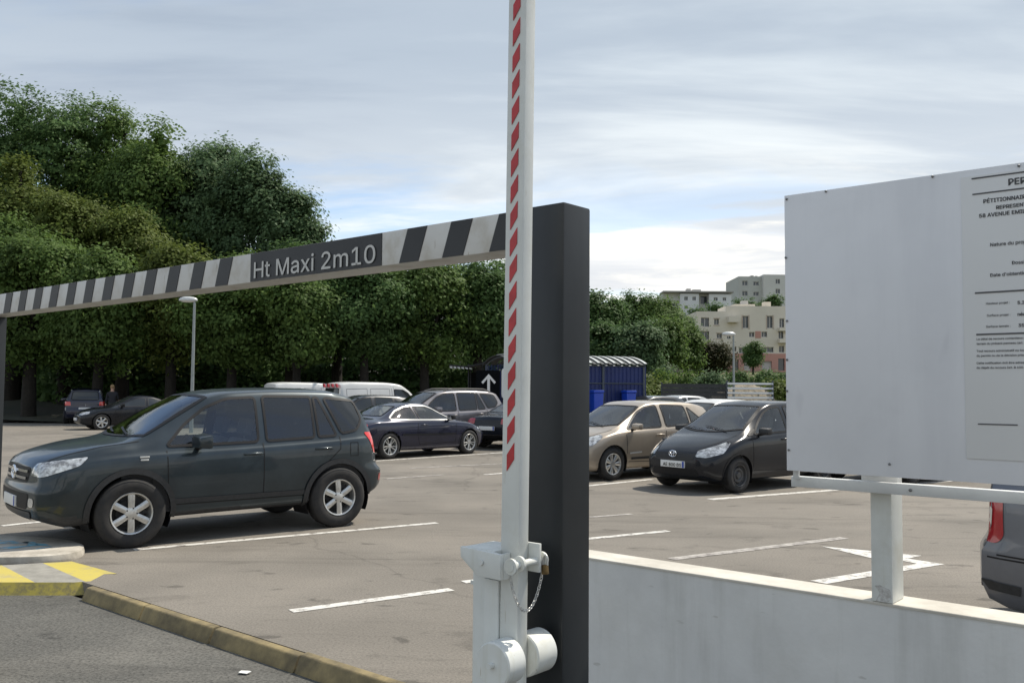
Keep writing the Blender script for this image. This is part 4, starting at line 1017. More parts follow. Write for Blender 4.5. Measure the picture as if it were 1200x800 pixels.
for dt, dn in ((.085, .06), (-.03, .05)):
    L_(MB().box(tL + dt - .015, tL + dt + .02, 0, .03, 0, .012, M=Matrix.Identity(4)) if False else MB().prism([(tL + dt - .016, NA + dn), (tL + dt + .018, NA + dn), (tL + dt + .018, NA + dn + .03), (tL + dt - .016, NA + dn + .03)], (bz1 - .002) if dt > 0 else bz0 - .052, (bz1 + .010) if dt > 0 else bz0 - .040, E), 'lug', M_WHITE, br)
tpin, zpin = atn(602, 663, NA - .05)
pin = L_(MB().tube(ent(tpin, NA - .06, zpin), ent(tpin, NA + .078, zpin + .002), .0105, seg=14), 'pin', M_WHITE, smooth=40)
fl = MB(); fl.tube(ent(tpin, NA - .065, zpin), ent(tpin, NA - .057, zpin), .022, seg=20); fl.tube(ent(tpin, NA - .067, zpin), ent(tpin, NA - .062, zpin), .013, seg=16)
fl.tube(ent(tpin, NA - .03, zpin + .002), ent(tpin, NA - .022, zpin + .002), .022, seg=20)
L_(fl, 'pin_flange', M_WHITE, pin, smooth=40)
M_GALV = mat('galvanised', (.66, .66, .64), .4, .5, noise=(25, .3, None, 3))
M_BRASS = mat('brass_padlock', (.26, .18, .085), .38, .8, noise=(30, .3, None, 3))
L_(MB().prism([(te - .055, NA + .0445), (te + .036, NA + .0445), (te + .036, NA + .055), (te - .055, NA + .055)], zpin - .030, zpin + .050, E), 'catch_plate', M_WHITE, bevel=.002)
lugp = L_(MB().tube(ent(tpin, NA + .068, zpin + .002), ent(tpin, NA + .076, zpin + .002), .022, seg=20), 'lug_plate', M_WHITE, smooth=40)
pl = thing('padlock', 'small brass padlock hanging at the end of the barrier pin', 'padlock', ent(tpin + .016, NA + .07, zpin - .035))
plb = MB().prism([(tpin + .010, zpin - .038), (tpin + .030, zpin - .035), (tpin + .027, zpin - .008), (tpin + .008, zpin - .011)], NA + .058, NA + .070, lambda u, w, v: ent(u, v, w)).build('padlock_body', M_BRASS, pl, bevel=.003); rel(plb, pl)
sh_ = MB().path([ent(tpin + .011, NA + .064, zpin - .012)] + [ent(tpin + .019 - .008 * math.cos(a), NA + .064, zpin + .006 + .012 * math.sin(a)) for a in np.linspace(0, PI, 9)] + [ent(tpin + .027, NA + .064, zpin - .010)], .0028, 8).build('shackle', M_GALV, pl, smooth=60); rel(sh_, pl)
# chain
ch = thing('chain', 'thin steel chain looping below the barrier pin', 'chain', ent(tpin, NA + .03, zpin - .15))
P0 = ent(tpin - .004, NA - .060, zpin - .024); P1 = ent(tpin + .004, NA + .072, zpin - .022)
sag = zpin - atn(614, 716, NA)[1]
nlk = 30; pts = []
for i in range(nlk + 1):
    s_ = i / nlk; q = P0.lerp(P1, s_); q = q + Vector((0, 0, -(sag - .024) * (1 - (2 * s_ - 1) ** 2) ** .8)) - N * .0; pts.append(q)
for i in range(nlk):
    a, b = pts[i], pts[i + 1]; d = (b - a); ln = d.length * .62 + .002; d.normalize(); c = (a + b) / 2
    e1 = d.cross(U if i % 2 else N).normalized()
    loop = [c + d * (ln * math.cos(t)) + e1 * (.0042 * math.sin(t)) for t in np.linspace(0, 2 * PI, 10, endpoint=False)]
    rel(MB().path(loop, .0011, 5, closed=True).build('chain_link', M_GALV, ch, smooth=60), ch)
# counterweights on the foot of the arm
cw_t = te - .022 + (zc - ze) * lean
for v0, v1 in ((-.078, -.004), (.048, .136)):
    Mx = Matrix(((N.x, U.x, 0, 0), (N.y, U.y, 0, 0), (0, 0, 1, 0), (0, 0, 0, 1))); Mx.translation = ent(cw_t, NA, zc)
    rr_ = .061
    cwt = L_(MB().lathe([(0, v0), (rr_ - .004, v0), (rr_, v0 + .004), (rr_, v1 - .004), (rr_ - .004, v1), (0, v1)], Mx, 48), 'counterweight', M_WHITE, smooth=35)
L_(MB().tube(ent(cw_t, NA - .094, zc), ent(cw_t, NA + .15, zc), .0085, seg=16), 'axle', M_WHITE, smooth=40)

# ------------------------------------------------------------------ parapet wall
NW = 3.40
M_WALL = mat('wall_render', (.70, .70, .68), .85, noise=(2.4, .14, (.62, .62, .605), 8), bump=(45, .25, .004))
M_SUNTOP = mat('wall_sunlit_top', (.60, .57, .50), .85, noise=(5, .3, (.46, .43, .37), 7), bump=(35, .3, .004))
weather(M_WALL, 7, .5, .34, (.90, .90, .89), ((9, 9, 30), .23, (.80, .79, .77)), (1.6, .30, (.93, .925, .91)))
tw, z1w = atn(700, 652, NW); _, z2w = atn(1190, 733, NW); zW = (z1w + z2w) / 2
tws = atn(655, 645, NW)[0]
print('wall', tw, z1w, z2w)
wall = thing('parapet_wall', 'low grey rendered wall with a strip coloured as its sunlit top below the white sign board', 'wall', ent(tws, NW, -.1))
rel(MB().prism([(tws, NW + .004), (tws + 9, NW + .004), (tws + 9, NW + .166), (tws, NW + .166)], -.25, zW - .0095, E).build('wall_body', M_WALL, wall), wall)
suntop = rel(MB().prism([(NW, zW - .010), (NW + .17, zW - .010), (NW + .17, zW - .002), (NW + .168, zW), (NW + .002, zW), (NW, zW - .002)], tws - .004, tws + 9, lambda n_, z_, t_: ent(t_, n_, z_)).build('sunlit_top', M_SUNTOP, wall), wall)  # thin warm-coloured strip stands for the wall's sunlit top face

# ------------------------------------------------------------------ sign board on the wall
NS = 3.30
M_BOARD = mat('white_board', (.76, .765, .785), .42, noise=(1.3, .07, None, 6))
M_SHEET = mat('notice_sheet', (.71, .71, .70), .5, noise=(.9, .05, None, 4))
M_RAIL = mat('board_rail', (.68, .69, .68), .4, .2, noise=(4, .15, None, 5))
M_SCREW = mat('screw_head', (.20, .20, .20), .4, .7)
M_INK = mat('print_ink', (.075, .075, .08), .6)
weather(M_BOARD, 4, .35, .36, (.945, .945, .95), ((5, 5, 2.2), .27, (.86, .86, .87)), (2.2, .30, (.95, .95, .95)))
def bt(px, py): return atn(px, py, NS)
tb0, zbt1 = bt(919, 229.5); _, zbb = bt(919, 550)
tbx, zbt2 = bt(1200, 190); _, zbb2 = bt(1200, 569.8)
zT_ = (zbt1 + zbt2) / 2; zB_ = (zbb + zbb2) / 2
print('board', tb0, tbx, zbt1, zbt2, zbb, zbb2)
bw_ = 2.2
sb = thing('sign_board', 'large white construction notice board screwed to a post on the wall', 'sign board', ent(tb0, NS, zW))
panel = rel(MB().prism([(tb0, NS), (tb0 + bw_, NS), (tb0 + bw_, NS + .012), (tb0, NS + .012)], zB_, zT_, E).build('panel', M_BOARD, sb, bevel=.002), sb)
for px, py in ((922, 233.5), (968, 224.5), (1093, 207), (1194, 194.5), (921, 302), (922.5, 376), (922.5, 421.5), (922.5, 458), (924.5, 527), (1042.5, 543.5)):
    t_, z_ = bt(px, py); c = ent(t_, NS - .003, z_)
    rel(MB().sphere(c, (.0045, .0045, .0045), 10, 6).build('screw', M_SCREW, panel, smooth=60), sb)
for tpost in (bt(1009, 640)[0] - .0, bt(1009, 640)[0] + 1.45):
    rel(MB().prism([(tpost, NS + .10), (tpost + .075, NS + .10), (tpost + .075, NS + .225), (tpost, NS + .225)], zW + .001, zT_ - .10, E).build('post', M_WHITE, sb, bevel=.004), sb)
tpz = bt(1009, 640)[0]
zr1 = bt(930, 558.5)[1]; zr0 = bt(930, 571)[1]
rel(MB().prism([(tb0 + .004, NS + .028), (tb0 + bw_, NS + .028), (tb0 + bw_, NS + .066), (tb0 + .004, NS + .066)], zr0, zr1, E).build('rail', M_RAIL, sb, bevel=.003), sb)
rel(MB().prism([(tb0 + .004, NS + .028), (tb0 + bw_, NS + .028), (tb0 + bw_, NS + .066), (tb0 + .004, NS + .066)], zT_ - .09, zT_ - .05, E).build('rail', M_RAIL, sb, bevel=.003), sb)
rel(MB().prism([(tb0 + .018, NS + .014), (tb0 + .04, NS + .014), (tb0 + .04, NS + .027), (tb0 + .018, NS + .027)], zr1 - .01, zB_ + .06, E).build('bracket', M_RAIL, sb, bevel=.002), sb)
rel(MB().prism([(tpz - .02, NS + .068), (tpz + .11, NS + .068), (tpz + .11, NS + .098), (tpz - .02, NS + .098)], zr0 + .004, zr1 + .03, E).build('clamp', M_RAIL, sb, bevel=.002), sb)
c = ent(bt(1064, 576)[0], NS + .026, (zr0 + zr1) / 2); rel(MB().sphere(c, .006, 10, 6).build('screw', M_SCREW, sb, smooth=60), sb)
rel(MB().prism([(tpz + .016, zW + .004), (tpz + .056, zW + .003), (tpz + .072, zW + .02), (tpz + .066, zW + .05), (tpz + .03, zW + .062), (tpz + .012, zW + .058), (tpz + .03, zW + .035)], NS + .0985, NS + .0995, lambda u, w, v: ent(u, v, w)).build('scuff_mark', mat('scuffed_paint', (.36, .34, .31), .8, noise=(60, .5, (.62, .62, .60), 4)), sb), sb)
ts0 = bt(1128, 300)[0]; zs1 = bt(1128, 208)[1]; zs0 = bt(1136, 537)[1]
sheet = rel(MB().prism([(ts0, NS - .004), (tb0 + bw_ - .25, NS - .004), (tb0 + bw_ - .25, NS - .0005), (ts0, NS - .0005)], zs0, zs1, E).build('notice_sheet', M_SHEET, sb, bevel=.0015), sb)
def word(txt, px, py, cap, bold=.0, sx=None):
    t_, z_ = bt(px, py); _, z2 = bt(px, py - cap)
    o = text_obj('lettering', txt, lambda u, v, l_: ent(u, NS - .0052 - l_ * .5, v), M_INK, sheet, height=(z2 - z_), x0=t_, z0=z_, bold=bold, width=sx); rel(o, sb)
word("PERMIS DE CONSTRUIRE", 1182.5, 217.5, 10.5, .03)
word("PÉTITIONNAIRE", 1153, 238.5, 6.2, .03)
word("REPRESENTE PAR", 1168, 245.5, 5.8, .03)
word("58 AVENUE EMILE", 1148, 255.5, 6.0, .03)
word("Nature du projet :", 1161, 289, 5.6, .02)
word("Dossier :", 1186.5, 310, 5.4, .02)
word("Date d'obtention :", 1161, 324.5, 5.4, .02)
word("Hauteur projet :", 1156, 357, 3.6, .01); word("5.2", 1193, 356.5, 5.2, .03)
word("Surface projet :", 1157, 371, 3.6, .01); word("néant", 1193, 370, 5.2, .03)
word("Surface terrain :", 1156, 384, 3.6, .01); word("35", 1194, 383, 5.2, .03)
for yy, a in ((398.5, "Le délai de recours contentieux est de deux mois"), (404, "terrain du présent panneau (art. R. 600-2"), (412.5, "Tout recours administratif ou tout recours"), (418, "du permis ou de la décision prise"), (426.5, "Cette notification doit être adressée"), (432, "du dépôt du recours (art. R 600-1")):
    word(a, 1145, yy, 3.4, .015)
def rule(a, b, th):
    t_, z_ = bt(*a); t2, z2 = bt(*b); 
    o = MB().prism([(t_, z_ - th), (t2, z_ - th), (t2, z_ + th), (t_, z_ + th)], NS - .0058, NS - .0042, lambda u, w, v: ent(u, v, w)).build('rule', M_INK, sheet); rel(o, sb)
rule((1139, 210), (1290, 200), .0022); rule((1140, 228.3), (1290, 220), .0022); rule((1143, 343.5), (1290, 340), .0026); rule((1144.5, 392), (1290, 391), .0026); rule((1146.5, 496.5), (1193, 498), .002)
# ------------------------------------------------------------------ cars on the lot
def by_wheels(f_px, r_px, sp, side):
    a = gnd(*f_px); b = gnd(*r_px); h_ = (a - b).normalized(); left = Vector((-h_.y, h_.x, 0)); mx = sum(sp['axles']) / 2
    return (a + b) / 2 - h_ * mx - left * (side * sp['track']), h_
P_SUV = paint('grey_green', (.034, .047, .055), .45, .34, .35, .55, .35)
P_NAVY = paint('navy', (.010, .012, .036), .3, .25, .3)
P_BLACK = paint('black', (.011, .013, .018), .0, .24, .4, .3, .28)
P_BEIGE = paint('beige', (.36, .305, .24), .35, .38, .12)
P_MAUVE = paint('mauve_grey', (.20, .19, .20), .45, .35, .2)
P_GREY = paint('grey', (.15, .158, .178), .3, .36, .2)
P_WHITE = paint('white', (.66, .66, .64), .0, .35, .08)
P_SILVER = paint('silver', (.46, .46, .45), .6, .32, .1)
P_DARK = paint('dark_grey', (.03, .032, .036), .4, .3, .3)
SUVN = remap(SUV, lambda x: .955 * (x if -1.26 < x < 1.3 else -1.26 + (x + 1.26) * .80 if x < 0 else 1.3 + (x - 1.3) * 1.12))
loc, hd = by_wheels((147, 641), (394, 616), SUVN, 1); print('suv', loc, hd)
suv_spec = SUVN
suv = make_car('parked_suv', 'dark grey-green SUV in the left foreground with silver six-spoke wheels', dict(SUVN, lip_mat=M_PLASTIC), P_SUV, loc, hd, True, cat='suv', nst=150, per=5)
for z_, m_, h_w in ((.945, M_BRIGHT, .05), (.915, M_BRIGHT, .042)):
    MB().box(.98 - h_w, .98 + h_w, .893, .905, z_ - .009, z_ + .009).build('badge', m_, suv, bevel=.003)
yl, yh = by_wheels((863, 577), (960, 567), HATCH, 1); print('yaris', yl, yh)
make_car('parked_hatchback', 'black hatchback facing the camera with number plate, beside the white board', HATCH, P_BLACK, yl, yh, True, nst=120, per=5)
a = gnd(715, 562.5); left = Vector((-yh.y, yh.x, 0)); cl_ = a - yh * CLIO['axles'][0] - left * CLIO['track']
make_car('parked_hatchback', 'beige metallic hatchback parked just left of the black hatchback', CLIO, P_BEIGE, cl_, yh, True, nst=110, per=5)
loc, hd = by_wheels((552, 531), (448, 538), COUPE, -1); print('coupe', loc, hd)
make_car('parked_coupe', 'navy blue coupe with chrome window line behind the big SUV', COUPE, P_NAVY, loc, hd, True, nst=110, per=4)
PD = Vector((.80, .60, 0))
def pos(px, d): return Vector(((px - 600) / F * d, d, 0))
make_car('parked_suv', 'mauve-grey SUV with roof rails behind the navy coupe', dict(SUV, rails=(-1.6, .1), rail_mat=M_STEELRIM, emblem=[]), P_MAUVE, pos(512, 27.6), -PD, True, cat='suv', nst=100, per=4)
make_car('parked_sedan', 'dark sedan seen from behind, partly hidden by the lift barrier', SEDAN, P_BLACK, pos(618, 27.6), Vector((.52, .85, 0)), True, nst=90, per=4)
make_car('parked_hatchback', 'dark grey hatchback roof between the big SUV and the white van', dict(CLIO, antenna=(-1.5, -.12), emblem=[]), P_DARK, pos(420, 31.5), -PD, False, nst=70, per=3)
v1 = make_car('white_van', 'white van with red hazard chevrons on its rear roof edge', VAN, P_WHITE, pos(449, 36), PD, False, cat='van', nst=70, per=3)
for k in range(4):
    MB().prism([(-.62 + k * .36, 1.74), (-.50 + k * .36, 1.74), (-.42 + k * .36, 1.88), (-.54 + k * .36, 1.88)], -2.28, -2.22, lambda u, w, v: (v, u, w)).build('hazard_chevron', M_RED, v1)
make_car('white_van', 'white van mostly hidden behind the big SUV roof', dict(VAN), P_WHITE, pos(372, 40), PD, False, cat='van', nst=70, per=3)
make_car('parked_sedan', 'black sedan facing left in the shade beyond the SUV bonnet', dict(SEDAN, emblem=[]), P_BLACK, pos(160, 37.3), -PD, False, nst=80, per=4)
make_car('parked_people_carrier', 'dark people carrier seen from behind under the trees at far left', dict(MPV, lamps=MPV['lamps'][:1] + [('taillight', -1.2, [(-1.95, .56, 1.02), (-1.86, .89, 1.02), (-1.88, .90, .84), (-2.0, .56, .84)], M_REDLIT)]), P_NAVY, pos(103, 43.5), Vector((-.40, .92, 0)), False, nst=80, per=4)
make_car('parked_hatchback', 'white hatchback roof with aerial seen between beige and black hatchbacks', dict(CLIO, antenna=(-.2, .12)), P_WHITE, Vector((5.0, 23.6, 0)), yh, False, nst=80, per=4)
make_car('parked_hatchback', 'silver hatchback far behind the beige one, only its roof visible', HATCH, P_SILVER, pos(786, 37), -PD, False, nst=70, per=3)
make_car('parked_hatchback', 'dark hatchback roof beside the blue trolley cage', HATCH, P_DARK, pos(752, 33), -PD, False, nst=70, per=3)
make_car('parked_hatchback', 'white hatchback glinting behind the black hatchback and the board', CLIO, P_WHITE, Vector((7.7, 23.0, 0)), yh, False, nst=80, per=4)
a = gnd(1066, 568); cl2 = a - yh * HATCH['axles'][0] - left * HATCH['track']
make_car('parked_hatchback', 'dark hatchback hidden behind the white board, one wheel showing below', HATCH, P_DARK, cl2, yh, False, nst=70, per=3)
h_ = Vector((.82, -.57, 0)).normalized(); rgt = Vector((h_.y, -h_.x, 0)); corner = gnd(1146, 757)
circ = [(-1.62 + .10 * math.cos(a), .86 + .10 * math.sin(a)) for a in np.linspace(0, 2 * PI, 24)]
RC = dict(MPV, emblem=[], plates=[], seams=MPV['seams'] + [circ, [(-2.02, .60), (-1.62, .585)]],
          side_trim=MPV['side_trim'] + [([(-2.06, .42), (-1.82, .40)], .06, M_PLASTIC)],
          lamps=MPV['lamps'] + [('reverse_lamp', -1.2, [(-2.03, .76, .93), (-2.0, .80, .93), (-2.03, .82, .78), (-2.06, .78, .78)], M_CLEAR)])
loc = corner + h_ * (RC['L'] / 2 - .04) - rgt * .80
rcar = make_car('parked_people_carrier', 'grey people carrier at the right edge with tall red tail lamp', RC, P_GREY, loc, h_, True, nst=110, per=5)

# ------------------------------------------------------------------ street lamps
M_POLE = mat('lamp_pole', (.30, .33, .33), .45, .5, noise=(3, .2, None, 4))
M_LAMPHEAD = mat('lamp_head', (.55, .56, .55), .35, .2)
def street_lamp(px, py_top, d, label, side):
    b = atd(px, py_top, d); base = Vector((b.x, d, 0)); t = thing('street_lamp', label, 'street lamp', base, 0, 'street lamps of the car park')
    H_ = b.z
    MB().tube((0, 0, 0), (0, 0, H_ - .06), .075, .045, 12).build('pole', M_POLE, t, smooth=60)
    mb = MB(); mb.sphere((side * .24, 0, H_ + .02), (.36, .17, .13), 18, 10)
    mb.v = [(x, y, max(z, H_ - .03)) for x, y, z in mb.v]
    mb.build('lamp_head', M_LAMPHEAD, t, smooth=50)
    MB().sphere((side * .24, 0, H_ - .03), (.28, .13, .05), 14, 8).build('lamp_glass', mat('lamp_glass', (.7, .7, .68), .2), t, smooth=60)
street_lamp(228, 352, 34, 'slim grey street lamp on the left in front of the trees', -1)
street_lamp(859.5, 392, 46, 'slim grey street lamp on the right in front of the cream flats', -1)

# ------------------------------------------------------------------ trolley shelter
M_SHEETL = mat('roof_sheet_pale', (.55, .56, .54), .4, noise=(3, .2, None, 4)); M_SHEETSHADE = mat('roof_sheet_shade', (.05, .055, .055), .6)
M_BLUE = mat('blue_cage', (.009, .026, .13), .5, noise=(1.5, .3, None, 4)); M_BLUEB = mat('blue_plastic', (.01, .055, .42), .35); M_FRAME = mat('shelter_frame', (.07, .085, .10), .5, .3)
Bv = Vector((.93, .36, 0)).normalized(); Av = Vector((.36, -.93, 0)).normalized()
sc = Vector((1.95, 33.6, 0))
shel = thing('trolley_shelter', 'trolley shelter with ribbed curved roof and dark blue cage walls', 'shelter', sc)
LS, SP = 5.4, 3.0
def sp_pt(u, v, z): return Bv * u + Av * v + Vector((0, 0, z))
def arch(v): return 2.62 + .30 * (1 - (v / (SP / 2)) ** 2)
nb = 34; vv = np.linspace(-SP / 2, SP / 2, 13)
for k in range(nb):
    u0 = -LS / 2 + LS * k / nb; u1 = u0 + LS / nb * (.66 if k % 2 else 1.3); dz = .05 if k % 2 else .0
    o = MB(); vs = []
    for v in vv:
        for u in (u0, u1): vs += [sp_pt(u, v, arch(v) + dz), sp_pt(u, v, arch(v) + dz + .02)]
    fs = []
    for i in range(len(vv) - 1):
        a = 4 * i; b = 4 * (i + 1)
        fs += [(a, a + 2, b + 2, b), (a + 1, b + 1, b + 3, a + 3), (a, b, b + 1, a + 1), (a + 2, a + 3, b + 3, b + 2)]
    fs += [(0, 1, 3, 2), tuple(4 * (len(vv) - 1) + q for q in (0, 2, 3, 1))]
    o.add(vs, fs).build('roof_rib', M_SHEETL if k % 2 else M_SHEETSHADE, shel)  # alternating pale and dark colours paint sun and shade on the corrugation
for u in (-LS / 2 + .14, -LS / 6, LS / 6, LS / 2 - .14):
    for v in (-SP / 2 + .1, SP / 2 - .1): MB().tube(sp_pt(u, v, 0), sp_pt(u, v, 2.66), .05, seg=8).build('post', M_FRAME, shel, smooth=60)
    MB().path([sp_pt(u, v, arch(v) - .05) for v in vv], .035, 6).build('roof_arch', M_FRAME, shel, smooth=60)
bars = MB()
for w_ in np.arange(-LS / 2 + .1, LS / 2 - .05, .16):
    bars.tube(sp_pt(w_, SP / 2 - .1, .1), sp_pt(w_, SP / 2 - .1, 2.6), .011, seg=5, caps=False)
for v in np.arange(-SP / 2 + .1, SP / 2, .16):
    for u in (-LS / 2 + .1, LS / 2 - .1): bars.tube(sp_pt(u, v, .1), sp_pt(u, v, 2.6), .011, seg=5, caps=False)
bars.build('cage_bars', mat('cage_bar_blue', (.008, .022, .13), .45), shel)
for z in (.12, 1.95, 2.58): MB().tube(sp_pt(-LS / 2 + .1, SP / 2 - .1, z), sp_pt(LS / 2 - .1, SP / 2 - .1, z), .025, seg=6).build('cage_rail', M_FRAME, shel)
MB().prism([(-LS / 2 + .1, .05), (LS / 2 - .1, .05), (LS / 2 - .1, 2.6), (-LS / 2 + .1, 2.6)], SP / 2 - .17, SP / 2 - .13, lambda u, z, v: sp_pt(u, v, z)).build('front_panel', M_BLUE, shel)
MB().prism([(-SP / 2 + .1, .05), (SP / 2 - .1, .05), (SP / 2 - .1, 2.6), (-SP / 2 + .1, 2.6)], LS / 2 - .09, LS / 2 - .06, lambda v, z, u: sp_pt(u, v, z)).build('side_panel', M_BLUE, shel)
def bin_(u, v, label):
    q = sc + sp_pt(u, v, 0); t = thing('wheelie_bin', label, 'bin', q, math.atan2(Bv.y, Bv.x))
    b = MB(); b.add([(-.26, -.3, .08), (.26, -.3, .08), (.26, .3, .08), (-.26, .3, .08), (-.34, -.38, 1.25), (.34, -.38, 1.25), (.34, .38, 1.25), (-.34, .38, 1.25)], [(0, 3, 2, 1), (4, 5, 6, 7), (0, 1, 5, 4), (1, 2, 6, 5), (2, 3, 7, 6), (3, 0, 4, 7)])
    b.build('bin_body', M_BLUEB, t, bevel=.03)
    MB().box(-.37, .37, -.42, .42, 1.255, 1.33).build('lid', M_BLUEB, t, bevel=.03)
    for s in (-1, 1): MB().tube((s * .26, .30, .1), (s * .32, .30, .1), .1, seg=14).build('wheel', M_BLACK, t, smooth=40)
    t.scale = (.55, .55, 1.28)
bin_(1.75, 1.75, 'bright blue bin before the right end of the trolley shelter')
bin_(.45, 1.75, 'bright blue bin at the shelter beside the dark post')

# open canopy in the shade left of the lift barrier
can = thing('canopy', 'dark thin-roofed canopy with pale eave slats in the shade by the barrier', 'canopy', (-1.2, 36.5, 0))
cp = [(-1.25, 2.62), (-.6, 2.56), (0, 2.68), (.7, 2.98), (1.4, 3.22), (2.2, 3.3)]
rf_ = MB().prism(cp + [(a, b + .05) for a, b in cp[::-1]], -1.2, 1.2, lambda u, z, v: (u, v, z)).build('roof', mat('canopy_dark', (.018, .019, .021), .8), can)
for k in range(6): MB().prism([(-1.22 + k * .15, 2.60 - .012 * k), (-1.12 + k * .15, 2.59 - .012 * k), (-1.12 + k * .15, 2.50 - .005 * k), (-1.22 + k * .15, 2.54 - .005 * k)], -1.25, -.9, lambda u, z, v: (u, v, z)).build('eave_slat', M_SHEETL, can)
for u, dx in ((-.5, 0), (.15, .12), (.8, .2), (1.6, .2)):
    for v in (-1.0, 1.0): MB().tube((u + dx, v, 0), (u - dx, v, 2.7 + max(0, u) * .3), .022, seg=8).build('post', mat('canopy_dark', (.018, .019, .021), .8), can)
MB().prism([(-.6, .05), (2.2, .05), (2.2, 2.4), (-.6, 2.4)], 1.0, 1.04, lambda u, z, v: (u, v, z)).build('shade_panel', mat('shadow_panel', (.006, .007, .007), .9, spec=.1), can)  # near-black sheet stands for the shade under the canopy
# ------------------------------------------------------------------ direction sign and white round-cornered sign
M_SIGNBLUE = mat('sign_dark', (.004, .005, .006), .9, spec=.1); M_SIGNW = mat('sign_white', (.68, .68, .66), .45)
b = pos(573, 30); ds = thing('direction_sign', 'dark sign with a white upward arrow behind the mauve-grey SUV', 'sign', b)
q0 = atd(573.5, 438, 30); q1 = atd(573.5, 470, 30); zt = q0.z; zb = q1.z; w_ = .42
MB().tube((0, .06, 0), (0, .06, zt), .035, seg=10).build('pole', M_POLE, ds)
MB().prism(rounded([(-w_, zb - .1), (w_ * .9, zb - .1), (w_ * .9, zt + .12), (-w_, zt + .12)], .08), -.012, .012, lambda u, z, v: (u, v, z)).build('panel', M_SIGNBLUE, ds)
hh = zt - zb; aw = .045
MB().prism([(-aw, zb), (aw, zb), (aw, zt - .16), (.19, zt - .33), (.24, zt - .27), (0, zt), (-.24, zt - .27), (-.19, zt - .33), (-aw, zt - .16)], -.018, -.013, lambda u, z, v: (u, v, z)).build('arrow', M_SIGNW, ds)
b = pos(602, 29); ws_ = thing('road_sign', 'white round-cornered sign almost hidden behind the lift barrier', 'sign', b)
q0 = atd(600, 431, 29); q1 = atd(600, 467, 29)
MB().tube((0, .06, 0), (0, .06, q0.z), .03, seg=10).build('pole', M_POLE, ws_)
MB().prism(rounded([(-.38, q1.z), (.38, q1.z), (.38, q0.z), (-.38, q0.z)], .12), -.012, .012, lambda u, z, v: (u, v, z)).build('panel', M_SIGNW, ws_)

# ------------------------------------------------------------------ fences at the far edge
def slat_fence(px0, px1, d, ztop, n, label, m_slat, gap, name='slatted_fence', tilt=0.0):
    a = pos(px0, d); b = pos(px1, d); t = thing(name, label, 'fence', (a.x, d, 0)); wd = b.x - a.x; hgt = ztop / n
    for i in range(n):
        z0 = .1 + i * hgt
        o = MB().box(0, wd, -.02, .02, -hgt * (1 - gap) / 2, hgt * (1 - gap) / 2).build('slat', m_slat, t); o.location = (0, 0, z0 + hgt / 2); o.rotation_euler = (tilt, 0, 0)
    k = max(1, int(wd / 2.0))
    for i in range(k + 1): MB().box(wd * i / k - .04, wd * i / k + .04, .03, .11, 0, ztop + .15).build('post', M_FRAME, t)
slat_fence(776, 851, 46.5, 1.98, 9, 'dark close-boarded fence below the grassy bank', mat('fence_dark', (.035, .038, .040), .6, noise=(2, .3, None, 4)), .06)
slat_fence(852.5, 906, 45.5, 2.1, 9, 'louvred metal fence with bright open slats near the right street lamp', mat('fence_metal', (.42, .43, .42), .4, .4), .55, tilt=R(-30))

